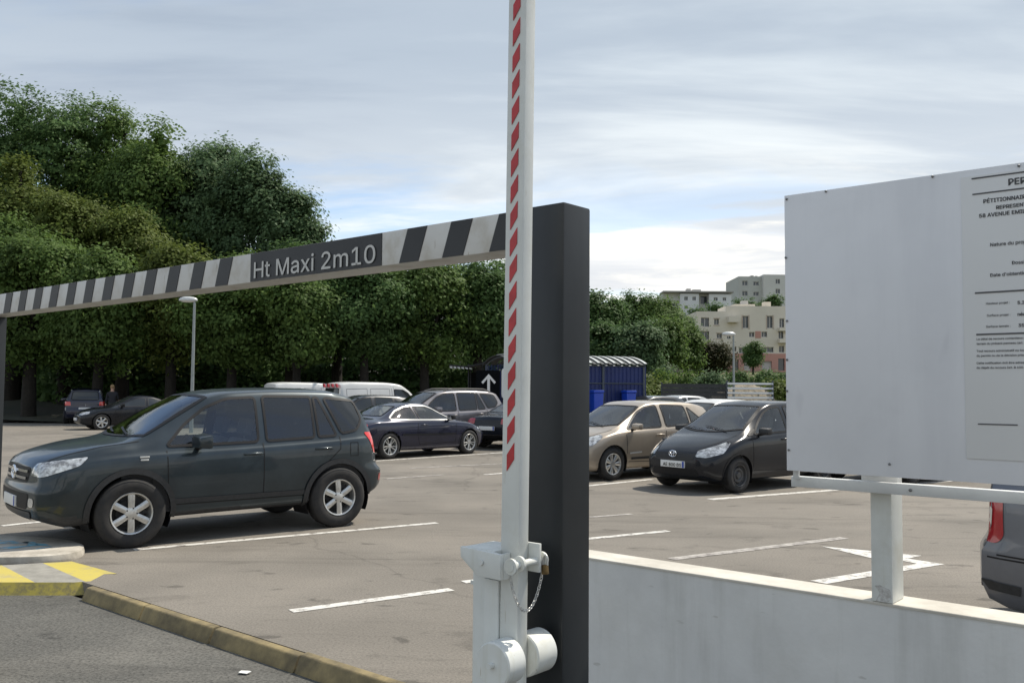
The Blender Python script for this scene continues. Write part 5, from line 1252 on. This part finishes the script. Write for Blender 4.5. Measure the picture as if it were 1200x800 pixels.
# ------------------------------------------------------------------ person by the people carrier
def person():
    base = pos(133, 42.0); t = thing('person', 'person in dark clothes standing behind the dark people carrier, arm bent', 'person', (base.x, base.y, 0), R(200))
    J = {'pel': (0, 0, .95), 'spine': (0, .01, 1.15), 'chest': (0, .02, 1.36), 'neck': (0, .01, 1.50), 'head0': (0, -.005, 1.60), 'head1': (0, -.01, 1.72)}
    ed = [('pel', 'spine'), ('spine', 'chest'), ('chest', 'neck'), ('neck', 'head0'), ('head0', 'head1')]
    rad = {'pel': .155, 'spine': .145, 'chest': .165, 'neck': .058, 'head0': .085, 'head1': .088}
    for s, n_ in ((1, 'l'), (-1, 'r')):
        J.update({n_ + 'hip': (s * .10, 0, .90), n_ + 'kn': (s * .11, -.02, .50), n_ + 'an': (s * .12, .01, .09), n_ + 'toe': (s * .13, -.16, .04),
                  n_ + 'sh': (s * .19, .02, 1.41), n_ + 'el': (s * .25, .02 if s > 0 else -.03, 1.13), n_ + 'wr': (s * .27, -.05, .90) if s > 0 else (-.24, -.25, 1.20), n_ + 'ha': (s * .27, -.07, .82) if s > 0 else (-.22, -.33, 1.24)})
        ed += [('pel', n_ + 'hip'), (n_ + 'hip', n_ + 'kn'), (n_ + 'kn', n_ + 'an'), (n_ + 'an', n_ + 'toe'), ('chest', n_ + 'sh'), (n_ + 'sh', n_ + 'el'), (n_ + 'el', n_ + 'wr'), (n_ + 'wr', n_ + 'ha')]
        rad.update({n_ + 'hip': .10, n_ + 'kn': .062, n_ + 'an': .045, n_ + 'toe': .035, n_ + 'sh': .065, n_ + 'el': .045, n_ + 'wr': .032, n_ + 'ha': .038})
        hx, hy, hz_ = J[n_ + 'ha']; wx, wy, wz = J[n_ + 'wr']; d = (Vector((hx, hy, hz_)) - Vector((wx, wy, wz))).normalized(); e = d.cross(Vector((1, .2, .1))).normalized()
        for f_, (off, ln) in enumerate(((-.03, .07), (-.01, .085), (.01, .08), (.03, .065), (.045, .04))):
            k = n_ + 'f%d' % f_; J[k] = tuple(Vector((hx, hy, hz_)) + d * ln + e * off); rad[k] = .009; ed.append((n_ + 'ha', k))
    keys = list(J); me = bpy.data.meshes.new('body'); me.from_pydata([J[k] for k in keys], [(keys.index(a), keys.index(b)) for a, b in ed], [])
    o = bpy.data.objects.new('tmp', me); COL.objects.link(o); md = o.modifiers.new('s', 'SKIN')
    for i, k in enumerate(keys):
        sv_ = me.skin_vertices[0].data[i]; sv_.radius = (rad[k], rad[k] * (.72 if k in ('pel', 'spine', 'chest') else 1)); sv_.use_root = k == 'pel'
    o.modifiers.new('ss', 'SUBSURF').levels = 2; o.modifiers['ss'].render_levels = 2
    dg = bpy.context.evaluated_depsgraph_get(); dg.update(); bm_ = bpy.data.meshes.new_from_object(o.evaluated_get(dg)); bpy.data.objects.remove(o)
    skin = mat('skin', (.46, .28, .20), .55); top_ = mat('dark_top', (.02, .02, .025), .85); leg_ = mat('dark_trousers', (.025, .027, .035), .85); shoe = mat('dark_shoe', (.015, .015, .015), .6)
    bm_.materials.clear()
    for m_ in (skin, top_, leg_, shoe): bm_.materials.append(m_)
    for p_ in bm_.polygons:
        c = p_.center; p_.use_smooth = True
        hand = any((c - Vector(J[n_ + 'ha'])).length < .13 for n_ in 'lr')
        p_.material_index = 0 if (c.z > 1.49 or hand) else 3 if c.z < .10 else 2 if c.z < .97 and abs(c.x) < .22 else 1
    link(bpy.data.objects.new('body', bm_), t)
    h = MB(); h.sphere((0, .012, 1.725), (.098, .112, .098), 16, 10); h.v = [(x, y, max(z, 1.70 if y < -.03 else 1.58)) for x, y, z in h.v]
    h.build('hair', mat('fair_hair', (.30, .20, .10), .6), t, smooth=60)
    f = MB(); f.sphere((0, -.098, 1.665), (.014, .022, .02), 8, 6)
    for s in (-1, 1): f.sphere((s * .088, 0, 1.665), (.012, .024, .03), 8, 6)
    f.build('face_features', skin, t, smooth=60)
    e = MB()
    for s in (-1, 1): e.sphere((s * .033, -.083, 1.69), (.013, .008, .008), 8, 6)
    e.build('eyes', M_BLACK, t)
    MB().sphere((0, -.086, 1.625), (.024, .007, .006), 8, 6).build('mouth', mat('lips', (.35, .12, .10), .5), t)
person()
# ------------------------------------------------------------------ trees
M_BARK = mat('bark', (.022, .018, .013), .95, noise=(6, .5, None, 5), bump=(12, .6, .03))
LEAF = {'deep': leaf_mat('leaf_deep', (.066, .124, .040), (.116, .190, .060)), 'mid': leaf_mat('leaf_mid', (.080, .140, .036), (.140, .210, .054)),
        'yellow': leaf_mat('leaf_yellow', (.088, .126, .026), (.150, .186, .044)), 'grey': leaf_mat('leaf_grey', (.084, .142, .066), (.144, .216, .098)),
        'red': leaf_mat('leaf_red', (.035, .045, .016), (.080, .072, .028))}
def leaf_mesh(name, P, D, size, rng, m, aspect=.62):
    """many rhombic leaves: P positions, D preferred normals"""
    n = len(P)
    nrm = D + rng.normal(0, .36, (n, 3)); nrm /= np.linalg.norm(nrm, axis=1)[:, None] + 1e-9
    t = rng.normal(0, 1, (n, 3)); t[:, 2] -= .5
    t -= nrm * (t * nrm).sum(1)[:, None]; t /= np.linalg.norm(t, axis=1)[:, None] + 1e-9
    b = np.cross(nrm, t); s = (np.broadcast_to(size, n) * rng.uniform(.65, 1.35, n))[:, None]
    V = np.stack([P - t * s * .5, P + b * s * aspect * .5 - t * s * .05 + nrm * s * .08, P + t * s * .5, P - b * s * aspect * .5 - t * s * .05 + nrm * s * .08], 1).reshape(-1, 3)
    me = bpy.data.meshes.new(name); me.vertices.add(4 * n); me.loops.add(4 * n); me.polygons.add(n)
    me.vertices.foreach_set('co', V.ravel().astype(np.float32)); me.loops.foreach_set('vertex_index', np.arange(4 * n, dtype=np.int32))
    me.polygons.foreach_set('loop_start', np.arange(0, 4 * n, 4, dtype=np.int32))
    me.update(calc_edges=True); me.materials.append(m); return me
def unit(rng, n):
    d = rng.normal(0, 1, (n, 3)); return d / np.linalg.norm(d, axis=1)[:, None]
def tree(px, top_y, hw_px, d, z_low, kind, label, leaves=9000, size=.27, seed=1, group='trees behind the car park', cat='tree', name='tree', depth=1.0, nl=None, base=None, trunk=True):
    rng = np.random.default_rng(seed); c = atd(px, top_y, d); x = c.x; ztop = c.z; rad = hw_px / F * d
    zb = hz(x, d) if base is None else base; z_low = zb + z_low; hgt = (ztop - z_low)
    t = thing(name, label, cat, (x, d, zb), 0, group)
    ctr = np.array([0, 0, (ztop + z_low) / 2 - zb]); ra = np.array([rad, rad * depth, hgt / 2])
    nl = nl or int(16 + rad * hgt * .60)
    lc = unit(rng, nl); lc[:, 2] = lc[:, 2] * .95; rr = rng.uniform(.42, .80, nl)[:, None]
    L = ctr + lc * ra * rr; lr = (min(rad, hgt / 2) * rng.uniform(.22, .40, nl)); lr = np.maximum(lr, .35)
    # keep lumps inside the outline
    # clusters
    w = lr ** 2; w /= w.sum(); per = 36; nc = max(30, leaves // per)
    li = rng.choice(nl, nc, p=w); cd_ = unit(rng, nc); cd_[:, 2] = np.abs(cd_[:, 2]) * np.where(rng.random(nc) < .68, 1, -1); cd_[:, 1] = np.abs(cd_[:, 1]) * np.where(rng.random(nc) < .70, -1, 1)
    C = L[li] + cd_ * lr[li][:, None] * rng.uniform(.75, 1.08, nc)[:, None]
    out = C - ctr; out = out / (np.linalg.norm(out, axis=1)[:, None] + 1e-9)
    cr = rng.uniform(.20, .44, nc) * (size / .2) ** .6
    ci = np.repeat(np.arange(nc), per); n = len(ci)
    P = C[ci] + rng.normal(0, 1, (n, 3)) * np.array([1, 1, .62]) * cr[ci][:, None]
    D = cd_[ci] * .7 + out[ci] * .5 + np.array([0, 0, .45])
    nk = max(40, n // 14); ki = rng.choice(nl, nk, p=w); kd_ = unit(rng, nk); KP = L[ki] + kd_ * (lr[ki] * rng.uniform(.10, .55, nk))[:, None]      # oversized leaves added inside to stop the crown being see-through
    P = np.concatenate([P, KP]); D = np.concatenate([D, kd_ + np.array([0, -.3, .2])]); size = np.concatenate([np.full(n, size), np.full(nk, size * 2.3)])
    o = link(bpy.data.objects.new('crown', leaf_mesh('crown', P, D, size, rng, LEAF[kind])), t)
    if trunk:
        tb = MB(); zc_ = float(ctr[2]); r0 = max(.06, .035 * (ztop - zb))
        j = rng.uniform(-.25, .25, 4)
        tb.path([(0, 0, -.3), (j[0] * .4, j[1] * .4, zc_ * .5), (j[0], j[1], zc_), (j[2], j[3], zc_ + hgt * .3)], [r0, r0 * .75, r0 * .5, r0 * .15], 8)
        for q in L[:7]:
            s_ = Vector((j[0] * .7, j[1] * .7, zc_ * rng.uniform(.45, .9))); e = Vector(q); mdl = s_.lerp(e, .5) + Vector((0, 0, -.2))
            tb.path([s_, mdl, e], [r0 * .42, r0 * .28, r0 * .08], 6)
        tb.build('trunk', M_BARK, t, smooth=60)
    return t
TL = [  # px, top y, half width px, distance, crown bottom above ground, kind, label, leaves
    (-110, 330, 100, 56, 2, 'deep', 'dark tree out of view at left, kept low for the windscreen reflection', 9000),  # unseen; height cut so the SUV windscreen reflects sky
    (66, 84, 116, 57, 4, 'deep', 'tallest broad dark green tree at upper left', 17000),
    (192, 122, 82, 54, 4, 'mid', 'tall round tree just right of the tallest one', 12000),
    (146, 98, 76, 56, 4, 'mid', 'tall tree filling the shoulder right of the tallest tree', 11000),
    (338, 192, 48, 52, 3, 'grey', 'grey-green tree sloping down to the lettering', 8000),
    (250, 142, 80, 55, 4, 'grey', 'large grey-green tree in the middle of the left wood', 13000),
    (306, 158, 68, 53, 3, 'grey', 'grey-green tree at the right shoulder of the wood', 11000),
    (24, 150, 46, 50, 3, 'yellow', 'narrow yellowish tree in front of the tallest tree', 7000),
    (85, 195, 66, 49, 3, 'yellow', 'yellow-green pointed tree left of the big grey-green one', 10000),
    (150, 235, 62, 48, 3, 'yellow', 'yellow-green lower tree above the striped beam', 9000),
    (-8, 236, 60, 45, 1.4, 'mid', 'leafy tree at the left frame edge behind the left barrier post', 8000),
    (42, 240, 70, 44, 1.5, 'mid', 'bright leafy tree above the left end of the striped beam', 9500),
    (118, 285, 68, 43.5, 1.7, 'mid', 'leafy tree hanging over the dark people carrier', 9500),
    (205, 278, 64, 44, 1.9, 'yellow', 'olive tree behind the left street lamp', 9500),
    (275, 292, 62, 43, 2.2, 'mid', 'dense green tree right of the left street lamp', 9000),
    (345, 262, 52, 46, 2.4, 'deep', 'dark tree behind the height-limit lettering', 9000),
    (398, 264, 44, 47, 2.4, 'deep', 'dark tree with a spiky top beside the lettering', 8000),
    (352, 318, 58, 42.5, 2.4, 'mid', 'leafy low tree below the height-limit lettering', 9000),
    (430, 300, 62, 43, 2.2, 'deep', 'dark leafy tree above the white van', 9500),
    (500, 290, 60, 44.5, 2.3, 'mid', 'dark green tree above the mauve-grey SUV', 9000),
    (560, 284, 58, 46, 2.0, 'deep', 'dark green tree just left of the lift barrier', 9000),
    (625, 300, 52, 47, 2.0, 'deep', 'dark tree hidden behind the dark grey post', 6000),
    (465, 300, 60, 53, 2, 'deep', 'shadowy tree deeper in the wood behind the van', 6000),
    (570, 292, 60, 54, 2, 'deep', 'shadowy tree deeper in the wood near the post', 6000),
    (140, 310, 90, 54, 1, 'deep', 'shadowy tree deeper in the wood at left', 7000),
    (310, 300, 90, 54, 1, 'deep', 'shadowy tree deeper in the wood at the middle', 7000)]
for i, (px, ty, hwp, d, zl, kd, lb, nlv) in enumerate(TL):
    tree(px, ty, hwp, d, zl, kd, lb, int(nlv * 2.6), .19 if d < 50 else .215, 100 + i, 'trees of the left wood', depth=.8)
# dark undergrowth below the crowns
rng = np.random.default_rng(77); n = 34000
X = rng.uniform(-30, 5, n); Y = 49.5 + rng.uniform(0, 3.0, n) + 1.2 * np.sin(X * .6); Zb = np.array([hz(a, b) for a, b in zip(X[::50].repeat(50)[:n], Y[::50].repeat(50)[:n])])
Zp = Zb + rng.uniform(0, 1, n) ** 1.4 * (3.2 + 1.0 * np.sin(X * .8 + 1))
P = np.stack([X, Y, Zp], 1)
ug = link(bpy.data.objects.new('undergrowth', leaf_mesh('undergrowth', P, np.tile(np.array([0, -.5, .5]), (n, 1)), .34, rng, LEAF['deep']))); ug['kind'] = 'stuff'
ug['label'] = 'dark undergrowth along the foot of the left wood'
TR = [(700, 338, 32, 78, 2, 'deep', 'dark tree just right of the dark grey post', 7000), (742, 334, 34, 84, 2, 'deep', 'tallest dark tree of the clump right of the post', 8000),
      (778, 346, 32, 82, 2, 'mid', 'rounded tree at the right end of the clump', 7000), (712, 378, 30, 70, 1, 'deep', 'lower dark tree above the trolley shelter', 6000),
      (748, 372, 26, 68, 1, 'grey', 'paler bushy tree above the low flat building', 6000), (780, 362, 26, 74, 1, 'mid', 'mid-green tree in front of the clump', 6000),
      (803, 378, 16, 80, .5, 'mid', 'slim tree beside the cream flats', 3500), (800, 362, 24, 120, 1, 'deep', 'dark tree between the clump and the cream flats', 4000),
      (688, 350, 30, 95, 2, 'deep', 'dark tree half hidden by the dark grey post', 5000)]
for i, (px, ty, hwp, d, zl, kd, lb, nlv) in enumerate(TR):
    tree(px, ty, hwp, d, zl, kd, lb, int(nlv * 2.2), .26, 200 + i, 'trees of the right clump', depth=.8)
tree(832, 398, 23, 84, .2, 'red', 'round reddish-green tree in front of the cream flats', 15000, .24, 301, group=None, depth=.9)
tree(882, 398, 10.5, 112, 1.0, 'deep', 'slender young tree before the pink ground floor', 6000, .24, 302, group=None)
for i, (px, ty, hwp, d, lb) in enumerate(((842, 346, 17, 165, 'dark hillside tree left of the grey tower block'), (876, 338, 22, 170, 'dark round hillside tree below the grey tower block'), (905, 340, 18, 172, 'dark hillside tree beside the white board edge'), (935, 345, 24, 170, 'dark hillside tree behind the white board'), (815, 352, 16, 160, 'dark hillside tree above the clump'))):
    tree(px, ty, hwp, d, .3, 'deep', lb, 7000, .42, 400 + i, 'trees on the far hillside', base=hz(0, 0) if False else hz(atd(px, 400, d).x, d))
def shrub(px, y_top, hw_px, d, kind, label, n=2500, size=.2, seed=0):
    tree(px, y_top, hw_px, d, -.1, kind, label, n, size, seed, 'bushes on the grassy bank', 'bush', 'bush', trunk=False)
for i, (px, ty, hwp, d, kd, lb) in enumerate(((700, 440, 16, 56, 'yellow', 'bush behind the trolley shelter'), (762, 440, 15, 56, 'yellow', 'bright bush right of the trolley shelter'), (785, 432, 18, 60, 'mid', 'green bush left of the louvred fence'), (810, 434, 17, 60, 'mid', 'green bush above the dark fence'), (833, 437, 15, 58, 'grey', 'pale bush at the foot of the mound'), (745, 448, 14, 53, 'yellow', 'low bush beside the shelter cage'), (778, 426, 9, 64, 'grey', 'small round bush before the low building'),
                                           (912, 446, 12, 56, 'yellow', 'bright bush at the edge of the board'), (865, 436, 16, 75, 'deep', 'dark hedge bush left of the young tree'), (895, 436, 16, 75, 'deep', 'dark hedge bush right of the young tree'), (922, 437, 16, 75, 'deep', 'dark hedge bush behind the board'))):
    shrub(px, ty, hwp, d, kd, lb, 2600, .2, 500 + i)
# grass on the bank
n = 40000; X = rng.uniform(2, 26, n); Y = rng.uniform(50.5, 74, n)
Zg = np.array([hz(a, b) for a, b in zip(X, Y)]); P = np.stack([X, Y, Zg + rng.uniform(0, .28, n)], 1)
gr = link(bpy.data.objects.new('bank_grass', leaf_mesh('bank_grass', P, np.tile(np.array([0, -.7, .3]), (n, 1)), .24, rng, LEAF['yellow'], .35))); gr['kind'] = 'stuff'; gr['label'] = 'rough grass growing on the bank beyond the fence'
# rubble mound
M_RUB = mat('rubble', (.27, .23, .17), .95, noise=(1.2, .4, (.2, .17, .12), 7), bump=(5, .8, .15))
c0 = atd(872, 445, 56); mv = []; nu, nv = 40, 14
for j in range(nv + 1):
    for i in range(nu + 1):
        u = i / nu * 2 - 1; v = j / nv * 2 - 1; rr_ = max(0, 1 - u * u - v * v); x = c0.x + u * 2.7; y = 56 + v * 2.0
        mv.append((x, y, hz(x, y) - .05 + (c0.z - hz(c0.x, 56)) * rr_ ** .9 * .85 * (1 + .07 * math.sin(5 * u + 3 * v) + .05 * math.sin(17 * u - 11 * v)) + random.uniform(-.012, .012)))
mo = MB().add(mv, [(j * (nu + 1) + i, j * (nu + 1) + i + 1, (j + 1) * (nu + 1) + i + 1, (j + 1) * (nu + 1) + i) for j in range(nv) for i in range(nu)]).build('rubble_mound', M_RUB, smooth=30)
tag(mo, 'pale heap of earth and rubble above the louvred fence', 'mound')

# ------------------------------------------------------------------ buildings
M_CREAM = mat('cream_render', (.68, .625, .53), .9, noise=(.25, .1, None, 5)); M_PINK = mat('pink_render', (.50, .27, .22), .9, noise=(.3, .12, None, 5))
M_GREYB = mat('grey_block', (.56, .56, .53), .9, noise=(.1, .12, None, 5)); M_PANE = mat('far_pane', (.05, .06, .07), .12, spec=.7); M_BFRAME = mat('window_surround', (.45, .37, .30), .8)
M_SHUT = mat('pale_shutter', (.52, .50, .47), .8); M_ROOFG = mat('flat_roof', (.30, .29, .27), .9)
def facade(root, d, rect, opens, m, name='wall', depth=.35, thick=8.0, frame=True):
    """wall facing the camera with real window openings; rect and openings in photo pixels at distance d"""
    f = lambda px, py: atd(px, py, d)
    a = f(rect[0], rect[3]); b = f(rect[2], rect[1]); x0, x1, z0, z1 = a.x, b.x, a.z, b.z
    op = []
    for o in opens:
        p, q = f(o[0], o[3]), f(o[2], o[1]); op.append((max(p.x, x0 + .05), min(q.x, x1 - .05), max(p.z, z0 + .05), min(q.z, z1 - .05), o[4] if len(o) > 4 else M_PANE))
    cx = sorted({x0, x1, *[o[0] for o in op], *[o[1] for o in op]}); cz = sorted({z0, z1, *[o[2] for o in op], *[o[3] for o in op]})
    mb = MB()
    for i in range(len(cx) - 1):
        for j in range(len(cz) - 1):
            xm = (cx[i] + cx[i + 1]) / 2; zm = (cz[j] + cz[j + 1]) / 2
            if any(o[0] < xm < o[1] and o[2] < zm < o[3] for o in op): continue
            mb.add([(cx[i], d, cz[j]), (cx[i + 1], d, cz[j]), (cx[i + 1], d, cz[j + 1]), (cx[i], d, cz[j + 1])], [(0, 1, 2, 3)])
    for o in op:
        X0, X1, Z0, Z1 = o[:4]; y1 = d + depth
        mb.add([(X0, d, Z0), (X1, d, Z0), (X1, d, Z1), (X0, d, Z1), (X0, y1, Z0), (X1, y1, Z0), (X1, y1, Z1), (X0, y1, Z1)], [(0, 1, 5, 4), (1, 2, 6, 5), (2, 3, 7, 6), (3, 0, 4, 7)])
    mb.add([(x0, d, z0), (x0, d, z1), (x1, d, z1), (x1, d, z0), (x0, d + thick, z0), (x0, d + thick, z1), (x1, d + thick, z1), (x1, d + thick, z0)], [(0, 1, 5, 4), (1, 2, 6, 5), (2, 3, 7, 6), (4, 5, 6, 7)])
    me = bpy.data.meshes.new(name); me.from_pydata(mb.v, [], mb.f); me.materials.append(m); me.update()
    w = link(bpy.data.objects.new(name, me), root); rel(w, root)
    for X0, X1, Z0, Z1, pm_ in op:
        pn = MB().box(X0 - .02, X1 + .02, d + depth - .02, d + depth + .05, Z0 - .02, Z1 + .02).build('window', pm_, w)
        if frame and pm_ is M_PANE:
            fr = MB(); e = .09
            fr.box(X0 + .002, X1 - .002, d + depth - .10, d + depth - .03, Z0 + .002, Z0 + e); fr.box(X0 + .002, X1 - .002, d + depth - .10, d + depth - .03, Z1 - e, Z1 - .002); fr.box((X0 + X1) / 2 - .05, (X0 + X1) / 2 + .05, d + depth - .09, d + depth - .04, Z0 + e, Z1 - e)
            fr.build('window_frame', M_SHUT, pn)
    return w
def slabz(root, d, rect, m, name, y0, y1):
    a = atd(rect[0], rect[3], d); b = atd(rect[2], rect[1], d)
    return rel(MB().box(a.x, b.x, d + y0, d + y1, a.z, b.z).build(name, m, root), root)
d = 128.0
fl_ = thing('apartment_building', 'cream flats with pink ground floor beside the white board', 'building', (atd(880, 436, d).x, d, hz(33, d)))
facade(fl_, d, (816.5, 365, 857, 440), [(821.5, 372, 831, 383), (837, 373.5, 842.5, 380.5), (821, 388, 831, 398), (840, 390.5, 846, 396.5), (852, 390, 856.3, 397), (844, 408, 850, 415), (822, 406, 831, 414)], M_CREAM)
facade(fl_, d + .0, (857.2, 359, 948, 414.3), [(870.5, 370, 877, 384.5), (899, 370, 905.5, 384.5), (878, 389, 884, 395), (892.5, 388.5, 899, 395), (866, 407, 874, 414), (892, 406.5, 906.5, 413), (858.5, 406, 863, 412), (913.5, 373, 919, 384), (912.5, 388, 918, 397), (913, 405, 919, 413), (930, 370, 937, 384)], M_CREAM)
facade(fl_, d - .15, (853, 414.5, 948, 440), [(859, 421, 865.5, 434, M_PANE), (872, 423, 880.5, 434, M_SHUT), (893, 423, 904.5, 434, M_SHUT), (912, 420, 919.5, 434, M_PANE)], M_PINK, 'ground_floor', frame=False)
slabz(fl_, d, (885, 388, 891.5, 396), M_PINK, 'pink_panel', -.06, -.002)
slabz(fl_, d, (850.5, 358.5, 856.8, 365.0), M_CREAM, 'parapet', 0, 5)
slabz(fl_, d, (863, 355.6, 887, 358.9), M_CREAM, 'roof_step', 1, 6)
slabz(fl_, d, (874, 350.5, 881, 355.4), M_SHUT, 'chimney', 2, 3.2); slabz(fl_, d, (900, 352, 908, 358.8), M_CREAM, 'chimney', 2, 3.2)
for r_ in ((814.5, 382.5, 822, 388), (814.5, 398, 822, 405), (852, 371, 864, 378), (911, 384.5, 922, 388), (911, 397.5, 922, 402)): slabz(fl_, d, r_, M_CREAM, 'balcony', -1.2, -.002)
for r_ in ((869.3, 369.0, 870.3, 385.5), (877.2, 369.0, 878.2, 385.5), (897.8, 369.0, 898.8, 385.5), (905.7, 369.0, 906.7, 385.5), (836, 372.5, 843.5, 373.3), (836, 380.7, 843.5, 381.5), (839, 389.6, 847, 390.3), (839, 396.7, 847, 397.4)): slabz(fl_, d, r_, M_BFRAME, 'window_surround', -.05, -.002)
d = 235.0
tb_ = thing('apartment_block', 'grey tower block at the top of the hill beside the board', 'building', (atd(890, 360, d).x, d, hz(60, d)))
cols = [(871, 878), (900, 0), (909, 913.5), (925, 930)]
facade(tb_, d, (866, 324, 895, 400), [(870, 329, 876, 334.5), (870, 341, 876, 346.5), (883, 330, 889, 334.5), (883, 342, 889, 346.5), (870, 354, 876, 359)], mat('grey_block_dark', (.45, .46, .43), .9, noise=(.1, .12, None, 4)), thick=14)
facade(tb_, d - 1.5, (895.2, 322, 950, 400), [(909, 327, 914, 332.5), (909, 338.5, 914, 344), (909, 350, 914, 355.5), (924, 327, 929, 332.5), (924, 338.5, 929, 344)], M_GREYB, thick=14)
a = atd(858.5, 326, d + 9); b = atd(866, 324, d); bb = atd(866, 400, d)
sw = MB().add([(a.x, d + 9, bb.z - 5), (b.x - .01, d, bb.z - 5), (b.x - .01, d, b.z), (a.x, d + 9, b.z)], [(0, 1, 2, 3)]).build('end_wall', M_GREYB, tb_); rel(sw, tb_)
slabz(tb_, d, (885, 320.5, 888, 324), M_ROOFG, 'chimney', 4, 6); slabz(tb_, d, (890, 321, 892.5, 324), M_ROOFG, 'chimney', 4, 6)
d = 215.0
gb = thing('apartment_block', 'long pale grey block on the hill behind the right tree clump', 'building', (atd(820, 350, d).x, d, hz(45, d)))
facade(gb, d, (777, 343, 797, 380), [], M_GREYB); facade(gb, d - 1, (797.2, 344, 819, 380), [(802, 347.5, 806, 352), (811.5, 347.5, 815.5, 352), (802, 358, 806, 362)], mat('pale_block', (.64, .65, .66), .9, noise=(.1, .1, None, 4)))
facade(gb, d + 1, (819.2, 344.5, 831, 380), [(821, 347, 829, 356)], M_GREYB, depth=1.0, frame=False); facade(gb, d - 1, (831.2, 344.5, 857, 380), [(836.5, 348.5, 841, 352.5), (847, 348.5, 851, 352.5)], mat('pale_block', (.64, .65, .66), .9))
slabz(gb, d, (807, 337, 811.5, 344), M_SHUT, 'chimney', 2, 4); slabz(gb, d, (814, 338, 823.5, 344), M_SHUT, 'stair_head', 2, 6); slabz(gb, d, (804.5, 341, 806.5, 344), M_ROOFG, 'vent', 2, 3)
slabz(gb, d, (776, 342, 858, 343.2), M_ROOFG, 'roof_edge', -1.6, 4)
d = 92.0
lb_ = thing('low_building', 'low flat-roofed building with white skylights below the right trees', 'building', (atd(775, 428, d).x, d, hz(15, d)))
facade(lb_, d, (742, 418, 812, 436), [(760, 421, 768, 427), (772, 421, 780, 427), (796, 422, 806, 428)], mat('low_wall', (.33, .30, .26), .9, noise=(.5, .2, None, 5)))
slabz(lb_, d, (740, 415, 812, 418), M_ROOFG, 'roof', -.6, 8)
for k in range(3): slabz(lb_, d, (789 + k * 3.6, 424, 791.6 + k * 3.6, 428.5), M_SHEETL, 'skylight', -1.2, -.62)
# dark fence hedge in front of the flats
